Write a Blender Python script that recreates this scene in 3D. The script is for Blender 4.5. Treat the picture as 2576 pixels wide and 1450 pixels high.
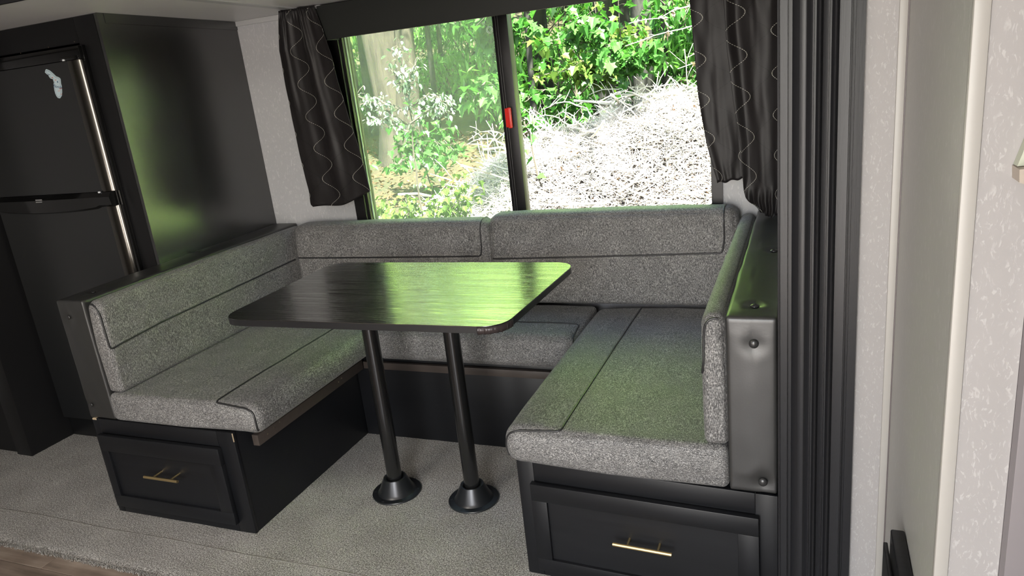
import bpy, bmesh, math, random
from mathutils import Vector, Matrix, noise as mnoise
random.seed(7)
scn = bpy.context.scene
for o in list(bpy.data.objects): bpy.data.objects.remove(o)
COL = scn.collection

# ------------------------------------------------------------------ camera
cd = bpy.data.cameras.new('camera'); cam = bpy.data.objects.new('camera', cd); COL.objects.link(cam)
cd.sensor_width = 36.0; cd.lens = 1832.1/2576*36; cd.clip_start = .02; cd.clip_end = 300
cr = Vector((0.92627576, 0.36156363, -0.10623066)); cu = Vector((-0.00991355, 0.30517519, 0.95224462)); cf = Vector((-0.37671599, 0.88098799, -0.28626076))
M = Matrix((cr, cu, -cf)).transposed().to_4x4(); M.translation = Vector((2.26724, -2.65201, 1.35060))
cam.matrix_world = M
scn.camera = cam

# ------------------------------------------------------------------ exposure, sky, sun, lights
scn.view_settings.view_transform = 'Standard'; scn.view_settings.look = 'None'
scn.view_settings.exposure = 0.55; scn.view_settings.gamma = 1.0
scn.view_settings.use_curve_mapping = False
w = bpy.data.worlds.new('sky'); scn.world = w; w.use_nodes = True
wn = w.node_tree.nodes; wl = w.node_tree.links
for n in list(wn): wn.remove(n)
wo = wn.new('ShaderNodeOutputWorld'); wb = wn.new('ShaderNodeBackground'); sk = wn.new('ShaderNodeTexSky')
try:
    sk.sky_type = 'NISHITA'
except Exception:
    pass
sk.sun_disc = False; sk.sun_elevation = math.radians(52); sk.sun_rotation = math.radians(150)
sk.air_density = 1.2; sk.dust_density = 2.0
wl.new(sk.outputs[0], wb.inputs[0]); wl.new(wb.outputs[0], wo.inputs[0]); wb.inputs[1].default_value = 1.0

def sun(name, direction, strength, color, angle):
    l = bpy.data.lights.new(name, 'SUN'); l.energy = strength; l.color = color; l.angle = math.radians(angle)
    o = bpy.data.objects.new(name, l); COL.objects.link(o)
    o.rotation_euler = Vector(direction).to_track_quat('-Z', 'Y').to_euler(); return o
sun('sun', (-.42, .45, -.95), 90.0, (1, .95, .86), .6)
def area(name, loc, direction, sx, sy, power, color):
    l = bpy.data.lights.new(name, 'AREA'); l.shape = 'RECTANGLE'; l.size = sx; l.size_y = sy; l.energy = power; l.color = color
    o = bpy.data.objects.new(name, l); COL.objects.link(o); o.location = loc
    o.rotation_euler = Vector(direction).to_track_quat('-Z', 'Y').to_euler(); return o
# daylight coming in through the entry door across the room, plus two added fill lights
area('entry_door_daylight', (1.9, -3.45, 0.92), (-.05, 1, 0.0), .8, 1.6, 33, (1.0, .95, .92))
area('leg_highlight_light', (.72, -3.45, .70), (.08, 1, 0.05), .22, .5, 5, (1.0, .93, .9))  # added narrow light that draws the highlights on the table legs
area('ceiling_fill_light', (.6, -2.5, 1.96), (0, 0, -1), .5, .5, 12, (1.0, .93, .84))  # added overhead fill that lifts the left side of the room

# ------------------------------------------------------------------ materials
def s2l(c):
    return tuple(((x/255)/12.92 if x/255 <= .04045 else (((x/255)+.055)/1.055)**2.4) for x in c)
class NT:
    def __init__(s, name):
        s.m = bpy.data.materials.new(name); s.m.use_nodes = True; s.t = s.m.node_tree
        s.b = s.t.nodes['Principled BSDF']; s.o = s.t.nodes['Material Output']
    def n(s, typ, **kw):
        x = s.t.nodes.new(typ)
        for k, v in kw.items():
            if k.startswith('i_'):
                key = k[2:]; key = int(key) if key.isdigit() else key.replace('_', ' ')
                x.inputs[key].default_value = v
            else: setattr(x, k, v)
        return x
    def l(s, a, b): s.t.links.new(a, b)
    def coord(s, which='Object', scale=(1, 1, 1), rot=(0, 0, 0)):
        c = s.n('ShaderNodeTexCoord'); mp = s.n('ShaderNodeMapping'); mp.inputs['Scale'].default_value = scale; mp.inputs['Rotation'].default_value = rot
        s.l(c.outputs[which], mp.inputs[0]); return mp.outputs[0]
    def noise(s, vec, scale, detail=2, rough=.5):
        x = s.n('ShaderNodeTexNoise'); x.inputs['Scale'].default_value = scale; x.inputs['Detail'].default_value = detail; x.inputs['Roughness'].default_value = rough
        s.l(vec, x.inputs['Vector']); return x.outputs[0]
    def ramp(s, fac, stops, interp='LINEAR'):
        r = s.n('ShaderNodeValToRGB'); r.color_ramp.interpolation = interp; e = r.color_ramp.elements
        while len(e) < len(stops): e.new(.5)
        for i, (p, c) in enumerate(stops):
            e[i].position = p; e[i].color = (*c, 1) if len(c) == 3 else c
        s.l(fac, r.inputs[0]); return r.outputs[0]
    def math(s, op, a, b=None, c=None):
        x = s.n('ShaderNodeMath', operation=op)
        for i, v in enumerate((a, b, c)):
            if v is None: continue
            if isinstance(v, (int, float)): x.inputs[i].default_value = v
            else: s.l(v, x.inputs[i])
        return x.outputs[0]
    def mix(s, fac, a, b, blend='MIX'):
        x = s.n('ShaderNodeMix', data_type='RGBA', blend_type=blend)
        for k, v in ((0, fac), (6, a), (7, b)):
            if isinstance(v, (int, float)): x.inputs[k].default_value = v
            elif isinstance(v, tuple): x.inputs[k].default_value = (*v, 1)
            else: s.l(v, x.inputs[k])
        return x.outputs[2]
    def bump(s, h, strength, dist=.002):
        b = s.n('ShaderNodeBump'); b.inputs['Strength'].default_value = strength; b.inputs['Distance'].default_value = dist
        s.l(h, b.inputs['Height']); s.l(b.outputs[0], s.b.inputs['Normal'])
    def set(s, base=None, rough=None, metal=None, spec=None, coat=None, coatr=None, ior=None):
        I = s.b.inputs
        if base is not None:
            if isinstance(base, tuple): I['Base Color'].default_value = (*base, 1)
            else: s.l(base, I['Base Color'])
        if rough is not None:
            if isinstance(rough, (int, float)): I['Roughness'].default_value = rough
            else: s.l(rough, I['Roughness'])
        if metal is not None: I['Metallic'].default_value = metal
        if spec is not None: I['Specular IOR Level'].default_value = spec
        if coat is not None: I['Coat Weight'].default_value = coat
        if coatr is not None: I['Coat Roughness'].default_value = coatr
        if ior is not None: I['IOR'].default_value = ior
        return s.m

def mat_fabric(name, streak):
    t = NT(name)
    a = t.noise(t.coord(scale=(700, 700, 160) if streak == 'z' else (700, 160, 500)), 1, 2)
    b = t.noise(t.coord(scale=(160, 500, 900) if streak == 'z' else (160, 900, 500)), 1, 2)
    c = t.noise(t.coord(), 14, 3)
    h = t.math('ADD', t.math('MULTIPLY', a, .62), t.math('MULTIPLY', b, .38))
    h2 = t.math('ADD', h, t.math('MULTIPLY', t.math('SUBTRACT', c, .5), .07))
    col = t.ramp(h2, [(.34, (.014, .014, .015)), (.45, (.068, .067, .066)), (.53, (.148, .145, .141)), (.64, (.40, .39, .375))])
    t.bump(h, .55, .0012)
    t.b.inputs['Sheen Weight'].default_value = .08; t.b.inputs['Sheen Roughness'].default_value = .4
    return t.set(col, .62, spec=.5)
FAB_V = mat_fabric('heather_fabric_upright', 'z'); FAB_H = mat_fabric('heather_fabric_seat', 'y')
def mat_simple(name, col, rough, metal=0, spec=.5, bump=None, coat=0, var=0):
    t = NT(name)
    base = tuple(col)
    if var:
        nz = t.noise(t.coord(), 9, 4)
        base = t.mix(nz, tuple(x*(1-var) for x in col), tuple(x*(1+var) for x in col))
    if bump: t.bump(t.noise(t.coord(), bump[0], 3), bump[1], .001)
    return t.set(base, rough, metal, spec, coat)
PIPE = mat_simple('charcoal_piping_vinyl', (.018, .018, .019), .35)
THREAD = mat_simple('pale_stitch_thread', (.30, .29, .25), .7)
VINYL = mat_simple('black_vinyl', (.020, .020, .0195), .41, bump=(240, .12)); VINYL.node_tree.nodes['Principled BSDF'].inputs['IOR'].default_value = 1.65
BUTTON = mat_simple('vinyl_button', (.022, .022, .022), .26)
def mat_paint(name, col, rough, axis, spec=.32):
    t = NT(name)
    sc = {'z': (60, 60, 3), 'x': (3, 60, 60)}[axis]
    g = t.noise(t.coord(scale=sc), 1, 4, .6)
    base = t.mix(g, tuple(x*.75 for x in col), tuple(x*1.3 for x in col))
    t.bump(g, .18, .0012)
    r = t.math('ADD', t.math('MULTIPLY', g, .14), rough-.07)
    return t.set(base, r, spec=spec)
BLACKWOOD = mat_paint('black_painted_wood', (.0060, .0064, .0076), .42, 'x')
BLACKWOOD_V = mat_paint('black_painted_wood_upright', (.0060, .0064, .0076), .40, 'z')
def mat_trim():
    t = NT('black_painted_fluted_trim')
    g = t.noise(t.coord(scale=(300, 300, 24)), 1, 3, .6); s = t.noise(t.coord(scale=(700, 700, 90)), 1, 2)
    base = t.mix(t.ramp(s, [(.62, (0, 0, 0)), (.72, (1, 1, 1))]), (.014, .014, .0155), (.008, .008, .008))
    t.bump(g, .12, .0008)
    return t.set(base, .33, spec=.28)
TRIM = mat_trim()
CABLAM = mat_simple('black_cabinet_laminate', (.0105, .0108, .0105), .25, bump=(420, .06)); CABLAM.node_tree.nodes['Principled BSDF'].inputs['IOR'].default_value = 2.05
CABFACE = mat_simple('black_cabinet_face', (.007, .007, .0075), .42, spec=.35, bump=(200, .06))
def mat_table():
    t = NT('black_woodgrain_laminate')
    v = t.coord(scale=(1.6, 110, 1)); d = t.noise(t.coord(scale=(5, 9, 1)), 1, 2)
    sp = t.n('ShaderNodeSeparateXYZ'); t.l(v, sp.inputs[0])
    cb = t.n('ShaderNodeCombineXYZ'); t.l(sp.outputs[0], cb.inputs[0]); t.l(t.math('ADD', sp.outputs[1], t.math('MULTIPLY', d, 3.2)), cb.inputs[1])
    g = t.noise(cb.outputs[0], 1.0, 5, .65)
    gg = t.ramp(g, [(.42, (0, 0, 0)), (.5, (.5, .5, .5)), (.56, (1, 1, 1))])
    base = t.mix(gg, (.006, .006, .006), (.016, .016, .015))
    t.bump(gg, .28, .0006)
    t.l(t.math('ADD', t.math('MULTIPLY', gg, .28), .46), t.b.inputs['Specular IOR Level'])
    return t.set(base, t.math('ADD', t.math('MULTIPLY', gg, -.05), .20), ior=3.2)
TABLETOP = mat_table()
EDGE = mat_simple('black_edge_band', (.012, .012, .013), .35)
EDGETAPE = mat_simple('crumpled_edge_tape', (.03, .022, .022), .3, bump=(160, .5))
LEGMETAL = mat_simple('black_powder_coated_steel', (.008, .008, .008), .17, spec=.6, bump=(600, .08))
FLANGE = mat_simple('black_plastic_flange', (.010, .011, .012), .33, spec=.6)
GOLD = mat_simple('brushed_brass', (.90, .70, .36), .30, metal=1)
CLEAT = mat_paint('grey_brown_stained_wood', (.045, .036, .031), .5, 'x')
CHIP = mat_simple('raw_wood_chip', (.36, .28, .18), .7)
SCREWM = mat_simple('pale_screw_head', (.35, .3, .22), .4, metal=1)
FRIDGE = mat_simple('dark_stainless_door', (.011, .0115, .012), .32, metal=0, spec=.7)
def mat_brushed():
    t = NT('brushed_steel_door_edge'); g = t.noise(t.coord(scale=(900, 900, 6)), 1, 2)
    t.bump(g, .1, .0004); return t.set((.15, .142, .13), .20, 1.0)
STEEL = mat_brushed()
GLOSSBLACK = mat_simple('gloss_black_plastic', (.004, .004, .004), .12, spec=.6)
BADGE = mat_simple('silver_badge_print', (.25, .25, .25), .4)
def mat_wall(name, base, fib, scale=1.0, bumpy=.25):
    t = NT(name)
    c = t.coord(scale=(scale, scale, scale))
    warp = t.n('ShaderNodeTexNoise'); warp.inputs['Scale'].default_value = 24; warp.inputs['Detail'].default_value = 1
    t.l(c, warp.inputs['Vector'])
    add = t.n('ShaderNodeVectorMath', operation='MULTIPLY_ADD'); t.l(warp.outputs[1], add.inputs[0]); add.inputs[1].default_value = (.03, .03, .03); t.l(c, add.inputs[2])
    mp = t.n('ShaderNodeMapping'); mp.inputs['Scale'].default_value = (170, 170, 44); t.l(add.outputs[0], mp.inputs[0])
    x = t.noise(mp.outputs[0], 1, 2, .6)
    mask = t.noise(c, 46, 2)
    f = t.math('MULTIPLY', t.ramp(x, [(.55, (0, 0, 0)), (.64, (1, 1, 1))]), t.ramp(mask, [(.36, (0, 0, 0)), (.58, (1, 1, 1))]))
    big = t.noise(c, 5, 2)
    b2 = t.mix(big, tuple(v*.95 for v in base), tuple(v*1.05 for v in base))
    col = t.mix(f, b2, fib)
    t.bump(f, bumpy, .001)
    return t.set(col, .42, spec=.35)
WALLPAPER = mat_wall('white_fibre_wallpaper', (.43, .43, .44), (.53, .53, .53))
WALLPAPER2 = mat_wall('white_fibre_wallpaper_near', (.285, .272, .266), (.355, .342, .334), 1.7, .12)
WALLGREY = mat_wall('grey_fibre_wallpaper', (.33, .325, .305), (.375, .37, .35), 1.0, .12)
CEIL = mat_simple('white_ceiling_panel', (.62, .61, .60), .38, var=.04, bump=(40, .1))
WHITETRIM = mat_simple('white_vinyl_trim', (.45, .45, .45), .4)
CREAM = mat_simple('cream_vinyl_trim', (.32, .306, .283), .4)
SEAMGREY = mat_simple('dark_seam_bead', (.10, .085, .085), .5)
def mat_carpet():
    t = NT('grey_beige_carpet')
    v = t.coord()
    a = t.noise(v, 230, 3, .7); b = t.noise(v, 520, 1); big = t.noise(v, 6, 3)
    h = t.math('ADD', t.math('MULTIPLY', a, .65), t.math('MULTIPLY', b, .35))
    h2 = t.math('ADD', h, t.math('MULTIPLY', t.math('SUBTRACT', big, .5), .08))
    col = t.ramp(h2, [(.38, (.055, .050, .043)), (.465, (.17, .158, .14)), (.53, (.34, .325, .295)), (.61, (.64, .62, .57))])
    t.bump(h, 1.0, .006); t.b.inputs['Sheen Weight'].default_value = .15
    return t.set(col, .9, spec=.2)
CARPET = mat_carpet()
CARPETSEAM = mat_simple('carpet_seam_tape', (.17, .16, .14), .8, bump=(300, .3))
def mat_plank():
    t = NT('brown_vinyl_plank')
    oi = t.n('ShaderNodeObjectInfo')
    g = t.noise(t.coord(scale=(3, 40, 1)), 1, 5, .6); g2 = t.noise(t.coord(), 7, 3)
    m = t.math('ADD', t.math('MULTIPLY', g, .6), t.math('MULTIPLY', g2, .4))
    col = t.ramp(m, [(.35, (.10, .075, .055)), (.5, (.19, .145, .112)), (.65, (.28, .225, .18))])
    k = t.math('ADD', t.math('MULTIPLY', oi.outputs['Random'], .4), .8)
    c2 = t.mix(1.0, col, k, 'MULTIPLY')
    t.bump(g, .15, .001)
    return t.set(c2, .42)
PLANK = mat_plank()
SUBFLOOR = mat_simple('dark_subfloor', (.03, .025, .02), .8)
FRAME = mat_simple('black_window_frame', (.006, .0055, .006), .36, spec=.35)
VALANCE = mat_simple('charcoal_valance', (.018, .0195, .018), .6, spec=.3, bump=(500, .1))
RED = mat_simple('red_latch_plastic', (.62, .018, .012), .35)
GASKET = mat_simple('grey_glazing_gasket', (.25, .30, .24), .5)
def mat_glass(name, tint, haze):
    t = NT(name); t.t.nodes.remove(t.b)
    tr = t.n('ShaderNodeBsdfTransparent'); tr.inputs[0].default_value = (*tint, 1)
    gl = t.n('ShaderNodeBsdfGlossy'); gl.inputs['Roughness'].default_value = .02
    fr = t.n('ShaderNodeFresnel'); fr.inputs[0].default_value = 1.45
    fm = t.math('MULTIPLY', fr.outputs[0], .22)
    mx = t.n('ShaderNodeMixShader'); t.l(fm, mx.inputs[0]); t.l(tr.outputs[0], mx.inputs[1]); t.l(gl.outputs[0], mx.inputs[2])
    out = mx
    if haze:
        df = t.n('ShaderNodeBsdfTranslucent'); df.inputs[0].default_value = (.8, .85, .78, 1)
        m2 = t.n('ShaderNodeMixShader'); m2.inputs[0].default_value = haze; t.l(mx.outputs[0], m2.inputs[1]); t.l(df.outputs[0], m2.inputs[2]); out = m2
    t.l(out.outputs[0], t.o.inputs[0]); return t.m
GLASS = mat_glass('window_glass', (.96, .98, .95), 0)
def mat_screen():
    t = NT('insect_screen_mesh'); t.t.nodes.remove(t.b)
    tr = t.n('ShaderNodeBsdfTransparent'); df = t.n('ShaderNodeBsdfDiffuse'); df.inputs[0].default_value = (.25, .26, .25, 1)
    tl = t.n('ShaderNodeBsdfTranslucent'); tl.inputs[0].default_value = (.30, .34, .30, 1)
    a = t.n('ShaderNodeAddShader'); t.l(df.outputs[0], a.inputs[0]); t.l(tl.outputs[0], a.inputs[1])
    mx = t.n('ShaderNodeMixShader'); mx.inputs[0].default_value = .12; t.l(tr.outputs[0], mx.inputs[1]); t.l(a.outputs[0], mx.inputs[2])
    t.l(mx.outputs[0], t.o.inputs[0]); return t.m
SCREEN = mat_screen()
def mat_curtain():
    t = NT('black_satin_ogee_curtain')
    uv = t.n('ShaderNodeUVMap'); sp = t.n('ShaderNodeSeparateXYZ'); t.l(uv.outputs[0], sp.inputs[0])
    U, V = sp.outputs[0], sp.outputs[1]
    S = .084; P = .128
    u = t.math('DIVIDE', U, S); k = t.math('ROUND', u); f = t.math('SUBTRACT', u, k)
    par = t.math('SUBTRACT', 1, t.math('MULTIPLY', 2, t.math('FLOORED_MODULO', k, 2)))
    swing = t.math('MULTIPLY', par, t.math('MULTIPLY', .46, t.math('COSINE', t.math('MULTIPLY', V, 2*math.pi/P))))
    d = t.math('ABSOLUTE', t.math('SUBTRACT', f, swing))
    line = t.math('LESS_THAN', d, .016)
    wide = t.math('LESS_THAN', d, .030)
    dot = t.math('LESS_THAN', t.math('FRACT', t.math('MULTIPLY', V, 230)), .62)
    # every third column of thread is silver, the rest dark on dark
    k3 = t.math('LESS_THAN', t.math('FLOORED_MODULO', k, 2), .5)
    silver = t.math('MULTIPLY', t.math('MULTIPLY', line, dot), k3)
    dark = t.math('MULTIPLY', t.math('MULTIPLY', wide, dot), t.math('SUBTRACT', 1, k3))
    base = t.mix(dark, (.0125, .0108, .011), (.003, .0026, .0026))
    base = t.mix(silver, base, (.42, .41, .36))
    wv = t.noise(t.coord(scale=(1500, 1500, 300)), 1, 1)
    t.bump(wv, .12, .0005)
    t.b.inputs['Sheen Weight'].default_value = .1; t.b.inputs['Sheen Roughness'].default_value = .35
    return t.set(base, .45, spec=.25)
CURTAIN = mat_curtain()
MAGBASE = mat_simple('pale_blue_magnet', (.50, .62, .66), .35)
MAGBLUE = mat_simple('dark_blue_print', (.03, .09, .18), .5)
MAGRED = mat_simple('coral_print', (.60, .22, .17), .5)
MAGINK = mat_simple('grey_outline_print', (.16, .2, .27), .5)
# outdoors: foliage, bark and ground in view darkened to offset the strong sun
def mat_leaf(name, c1, c2, trans, gloss=.35):
    t = NT(name); oi = t.n('ShaderNodeObjectInfo'); t.t.nodes.remove(t.b)
    nz = t.noise(t.coord(), 3.1, 2)
    f = t.math('FRACT', t.math('ADD', oi.outputs['Random'], t.math('MULTIPLY', nz, 2.2)))
    col = t.mix(f, c1, c2)
    df = t.n('ShaderNodeBsdfDiffuse'); tl = t.n('ShaderNodeBsdfTranslucent'); gl = t.n('ShaderNodeBsdfGlossy'); gl.inputs['Roughness'].default_value = gloss
    t.l(col, df.inputs[0]); t.l(t.mix(1.0, col, (1.1, 1.2, .72), 'MULTIPLY'), tl.inputs[0])
    m1 = t.n('ShaderNodeMixShader'); m1.inputs[0].default_value = trans; t.l(df.outputs[0], m1.inputs[1]); t.l(tl.outputs[0], m1.inputs[2])
    m2 = t.n('ShaderNodeMixShader'); m2.inputs[0].default_value = .012; t.l(m1.outputs[0], m2.inputs[1]); t.l(gl.outputs[0], m2.inputs[2])
    t.l(m2.outputs[0], t.o.inputs[0]); return t.m
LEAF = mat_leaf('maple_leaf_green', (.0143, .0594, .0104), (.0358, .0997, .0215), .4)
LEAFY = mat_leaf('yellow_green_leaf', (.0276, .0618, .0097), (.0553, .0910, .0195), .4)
LEAFP = mat_leaf('sun_glare_pale_leaf', (.0616, .1039, .0654), (.1540, .1925, .1463), .2, .2)  # whitened leaf colour stands for overexposed sunlight
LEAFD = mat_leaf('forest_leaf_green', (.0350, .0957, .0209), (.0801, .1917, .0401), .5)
LIT_CANOPY = mat_leaf('canopy_leaf_brightened', (.43, .56, .27), (.66, .77, .43), .55)  # leaf colour raised above real foliage to strengthen the green reflections
DRY = mat_leaf('dry_brown_leaf', (.0423, .0179, .0081), (.0975, .0553, .0325), .2)
DRYP = mat_leaf('dry_pinkish_leaf', (.0990, .0684, .0540), (.1404, .1116, .0936), .3)
def mat_bark(name, a, b):
    t = NT(name); n1 = t.noise(t.coord(scale=(9, 9, 1.6)), 1, 5, .65)
    t.bump(n1, .8, .03); return t.set(t.mix(t.ramp(n1, [(.35, (0, 0, 0)), (.62, (1, 1, 1))]), a, b), .9, spec=.2)
BARK = mat_bark('pale_tan_bark', (.0082, .0066, .0043), (.0237, .0200, .0146))
BARKG = mat_bark('grey_bark', (.0045, .0048, .0040), (.0127, .0131, .0113))
STICK = mat_simple('bleached_dead_wood', (.3008, .2789, .2570), .8, var=.25)
TWIG = mat_simple('brown_twig', (.0292, .0228, .0163), .8, var=.3)
def mat_ground():
    t = NT('forest_floor')
    n1 = t.noise(t.coord(), 1.4, 5, .65); n2 = t.noise(t.coord(scale=(1, 1, 1)), 14, 4, .7)
    m = t.math('ADD', t.math('MULTIPLY', n1, .6), t.math('MULTIPLY', n2, .4))
    col = t.ramp(m, [(.36, (.008, .015, .006)), (.46, (.019, .018, .010)), (.54, (.027, .021, .013)), (.64, (.018, .034, .009))])
    t.bump(n2, .6, .05); return t.set(col, .95, spec=.1)
GROUND = mat_ground()
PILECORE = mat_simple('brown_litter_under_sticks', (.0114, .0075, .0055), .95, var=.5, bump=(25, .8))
SIDING = mat_simple('white_exterior_skin', (.6, .6, .6), .5)

# ------------------------------------------------------------------ helpers
def tag(o, label=None, cat=None, group=None, kind=None):
    if label: o['label'] = label
    if cat: o['category'] = cat
    if group: o['group'] = group
    if kind: o['kind'] = kind
    return o
def root(name, loc, label, cat, group=None):
    o = bpy.data.objects.new(name, None); COL.objects.link(o); o.location = loc; o.empty_display_size = .05
    return tag(o, label, cat, group)
def worldloc(o):
    v = Vector((0, 0, 0))
    while o is not None: v += Vector(o.location); o = o.parent
    return v
def link(name, me, mat, parent=None, origin=None):
    mats = mat if isinstance(mat, (list, tuple)) else [mat]
    for m in mats:
        if m: me.materials.append(m)
    o = bpy.data.objects.new(name, me); COL.objects.link(o)
    off = Vector(origin) if origin is not None else Vector((0, 0, 0))
    if origin is not None: me.transform(Matrix.Translation(-off))
    if parent is not None:
        o.parent = parent; o.location = off - worldloc(parent) if origin is not None else Vector((0, 0, 0))
    else: o.location = off
    return o
def smooth(me, ang=None):
    for p in me.polygons: p.use_smooth = True
    if ang is not None:
        try: me.set_sharp_from_angle(angle=math.radians(ang))
        except Exception: pass
def mk(name, bm, mat, parent=None, sm=None, origin=None):
    me = bpy.data.meshes.new(name); bm.normal_update(); bm.to_mesh(me); bm.free()
    if sm is not None: smooth(me, sm)
    return link(name, me, mat, parent, origin)
def bbox(bm, x0, x1, y0, y1, z0, z1, bev=0, seg=2, fn=None):
    r = bmesh.ops.create_cube(bm, size=1.0); vs = r['verts']
    for v in vs:
        v.co = Vector(((x0+x1)/2+v.co.x*(x1-x0), (y0+y1)/2+v.co.y*(y1-y0), (z0+z1)/2+v.co.z*(z1-z0)))
    if bev:
        es = list({e for v in vs for e in v.link_edges})
        r = bmesh.ops.bevel(bm, geom=es, offset=bev, segments=seg, profile=.5, affect='EDGES')
        vs = list({v for f in r['faces'] for v in f.verts} | {v for v in vs if v.is_valid})
    if fn:
        for v in vs: v.co = fn(v.co)
    return vs
def box(name, x0, x1, y0, y1, z0, z1, mat, parent=None, bev=.0015, fn=None, seg=2):
    bm = bmesh.new(); bbox(bm, x0, x1, y0, y1, z0, z1, bev, seg, fn)
    c = ((x0+x1)/2, (y0+y1)/2, z0)
    return mk(name, bm, mat, parent, 35 if bev else None, c)
def add_tube(bm, pts, rad, seg=8, cap=True):
    pts = [Vector(p) for p in pts]; n = len(pts); rings = []
    rr = rad if isinstance(rad, (list, tuple)) else [rad]*n
    prev = None
    for i, p in enumerate(pts):
        t = (pts[min(i+1, n-1)]-pts[max(i-1, 0)])
        if t.length < 1e-9: t = Vector((0, 0, 1))
        t.normalize()
        if prev is None:
            a = Vector((0, 0, 1)) if abs(t.z) < .9 else Vector((1, 0, 0)); s = t.cross(a).normalized()
        else:
            s = prev-t*prev.dot(t)
            s = s.normalized() if s.length > 1e-6 else t.orthogonal().normalized()
        prev = s; q = t.cross(s)
        rings.append([bm.verts.new(p+(s*math.cos(a_)+q*math.sin(a_))*rr[i]) for a_ in [2*math.pi*j/seg for j in range(seg)]])
    for i in range(n-1):
        for j in range(seg):
            bm.faces.new((rings[i][j], rings[i][(j+1) % seg], rings[i+1][(j+1) % seg], rings[i+1][j]))
    if cap and seg > 2:
        bm.faces.new(rings[0][::-1]); bm.faces.new(rings[-1])
def tube(name, pts, rad, mat, parent=None, seg=8, origin=None):
    bm = bmesh.new(); add_tube(bm, pts, rad, seg); bmesh.ops.recalc_face_normals(bm, faces=bm.faces)
    return mk(name, bm, mat, parent, 60, origin if origin is not None else pts[0])
def lathe(bm, prof, c, seg=40):
    rings = []
    for r, z in prof:
        rings.append([bm.verts.new((c[0]+r*math.cos(2*math.pi*j/seg), c[1]+r*math.sin(2*math.pi*j/seg), c[2]+z)) for j in range(seg)])
    for i in range(len(prof)-1):
        for j in range(seg):
            bm.faces.new((rings[i][j], rings[i][(j+1) % seg], rings[i+1][(j+1) % seg], rings[i+1][j]))
    bm.faces.new(rings[0][::-1]); bm.faces.new(rings[-1])
def prism(bm, poly, a0, a1, axis='z'):
    def P(p, a):
        return {'z': (p[0], p[1], a), 'y': (p[0], a, p[1]), 'x': (a, p[0], p[1])}[axis]
    v0 = [bm.verts.new(P(p, a0)) for p in poly]; v1 = [bm.verts.new(P(p, a1)) for p in poly]; n = len(poly)
    for i in range(n): bm.faces.new((v0[i], v0[(i+1) % n], v1[(i+1) % n], v1[i]))
    bm.faces.new(v0[::-1]); bm.faces.new(v1)
    bmesh.ops.recalc_face_normals(bm, faces=bm.faces)
def interp(tab, z):
    tab = sorted(tab, key=lambda p: p[1])
    if z <= tab[0][1]: return tab[0][0]
    for (x0, z0), (x1, z1) in zip(tab, tab[1:]):
        if z <= z1: return x0+(x1-x0)*(z-z0)/max(1e-9, z1-z0)
    return tab[-1][0]
def grid_box(dims, res):
    """cube surface as a grid; returns bmesh with verts in [0,1]^3"""
    bm = bmesh.new(); nx, ny, nz = res; vd = {}
    def V(i, j, k):
        key = (i, j, k)
        if key not in vd: vd[key] = bm.verts.new((i/nx, j/ny, k/nz))
        return vd[key]
    for i in range(nx):
        for j in range(ny):
            bm.faces.new((V(i, j, 0), V(i, j+1, 0), V(i+1, j+1, 0), V(i+1, j, 0)))
            bm.faces.new((V(i, j, nz), V(i+1, j, nz), V(i+1, j+1, nz), V(i, j+1, nz)))
    for i in range(nx):
        for k in range(nz):
            bm.faces.new((V(i, 0, k), V(i+1, 0, k), V(i+1, 0, k+1), V(i, 0, k+1)))
            bm.faces.new((V(i, ny, k), V(i, ny, k+1), V(i+1, ny, k+1), V(i+1, ny, k)))
    for j in range(ny):
        for k in range(nz):
            bm.faces.new((V(0, j, k), V(0, j, k+1), V(0, j+1, k+1), V(0, j+1, k)))
            bm.faces.new((V(nx, j, k), V(nx, j+1, k), V(nx, j+1, k+1), V(nx, j, k+1)))
    return bm

# ------------------------------------------------------------------ the room
def ceilz(y): return 1.668 + (-y)*.0275      # the slide-out ceiling drops a little towards the window wall
def struct(o): return tag(o, kind='structure')
# carpeted floor and vinyl plank floor
fl = struct(box('floor', -1.62, 2.44, -4.6, .02, -.05, -.012, SUBFLOOR, bev=0))
bm = bmesh.new()
nx, ny = 150, 60
g = [[bm.verts.new((-1.6+4.03*i/nx, -1.362+1.362*j/ny + (.004*mnoise.noise(Vector((i*.9, 3, 0))) if j == 0 else 0), .0015*mnoise.noise(Vector((i*.7, j*.7, 0))) - (.010 if j == 0 else 0))) for i in range(nx+1)] for j in range(ny+1)]
for j in range(ny):
    for i in range(nx): bm.faces.new((g[j][i], g[j][i+1], g[j+1][i+1], g[j+1][i]))
cp = mk('carpet', bm, CARPET, fl, 80, (0, -.6, 0)); cp['label'] = 'grey beige cut pile carpet'
bm = bmesh.new()
for i in range(7000):
    # loose tufts along the cut edge and standing around the legs
    x = random.uniform(-1.0, 1.4) if i < 4200 else random.uniform(.2, 1.7)
    y = -1.362+random.gauss(0, .004) if i < 4200 else random.uniform(-1.2, -.45)
    if i < 4200:
        pass
    h = random.uniform(.003, .0055); a = random.uniform(0, 6.28); r = .0012
    tip = Vector((x+random.uniform(-.003, .003), y+random.uniform(-.003, .003), h-.002))
    vs = [bm.verts.new((x+r*math.cos(a+k*2.1), y+r*math.sin(a+k*2.1), -.006)) for k in range(3)]; tv = bm.verts.new(tip)
    for k in range(3): bm.faces.new((vs[k], vs[(k+1) % 3], tv))
tf = mk('carpet_tufts', bm, CARPET, fl, None, (0, -1.36, 0)); tf['kind'] = 'stuff'
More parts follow.
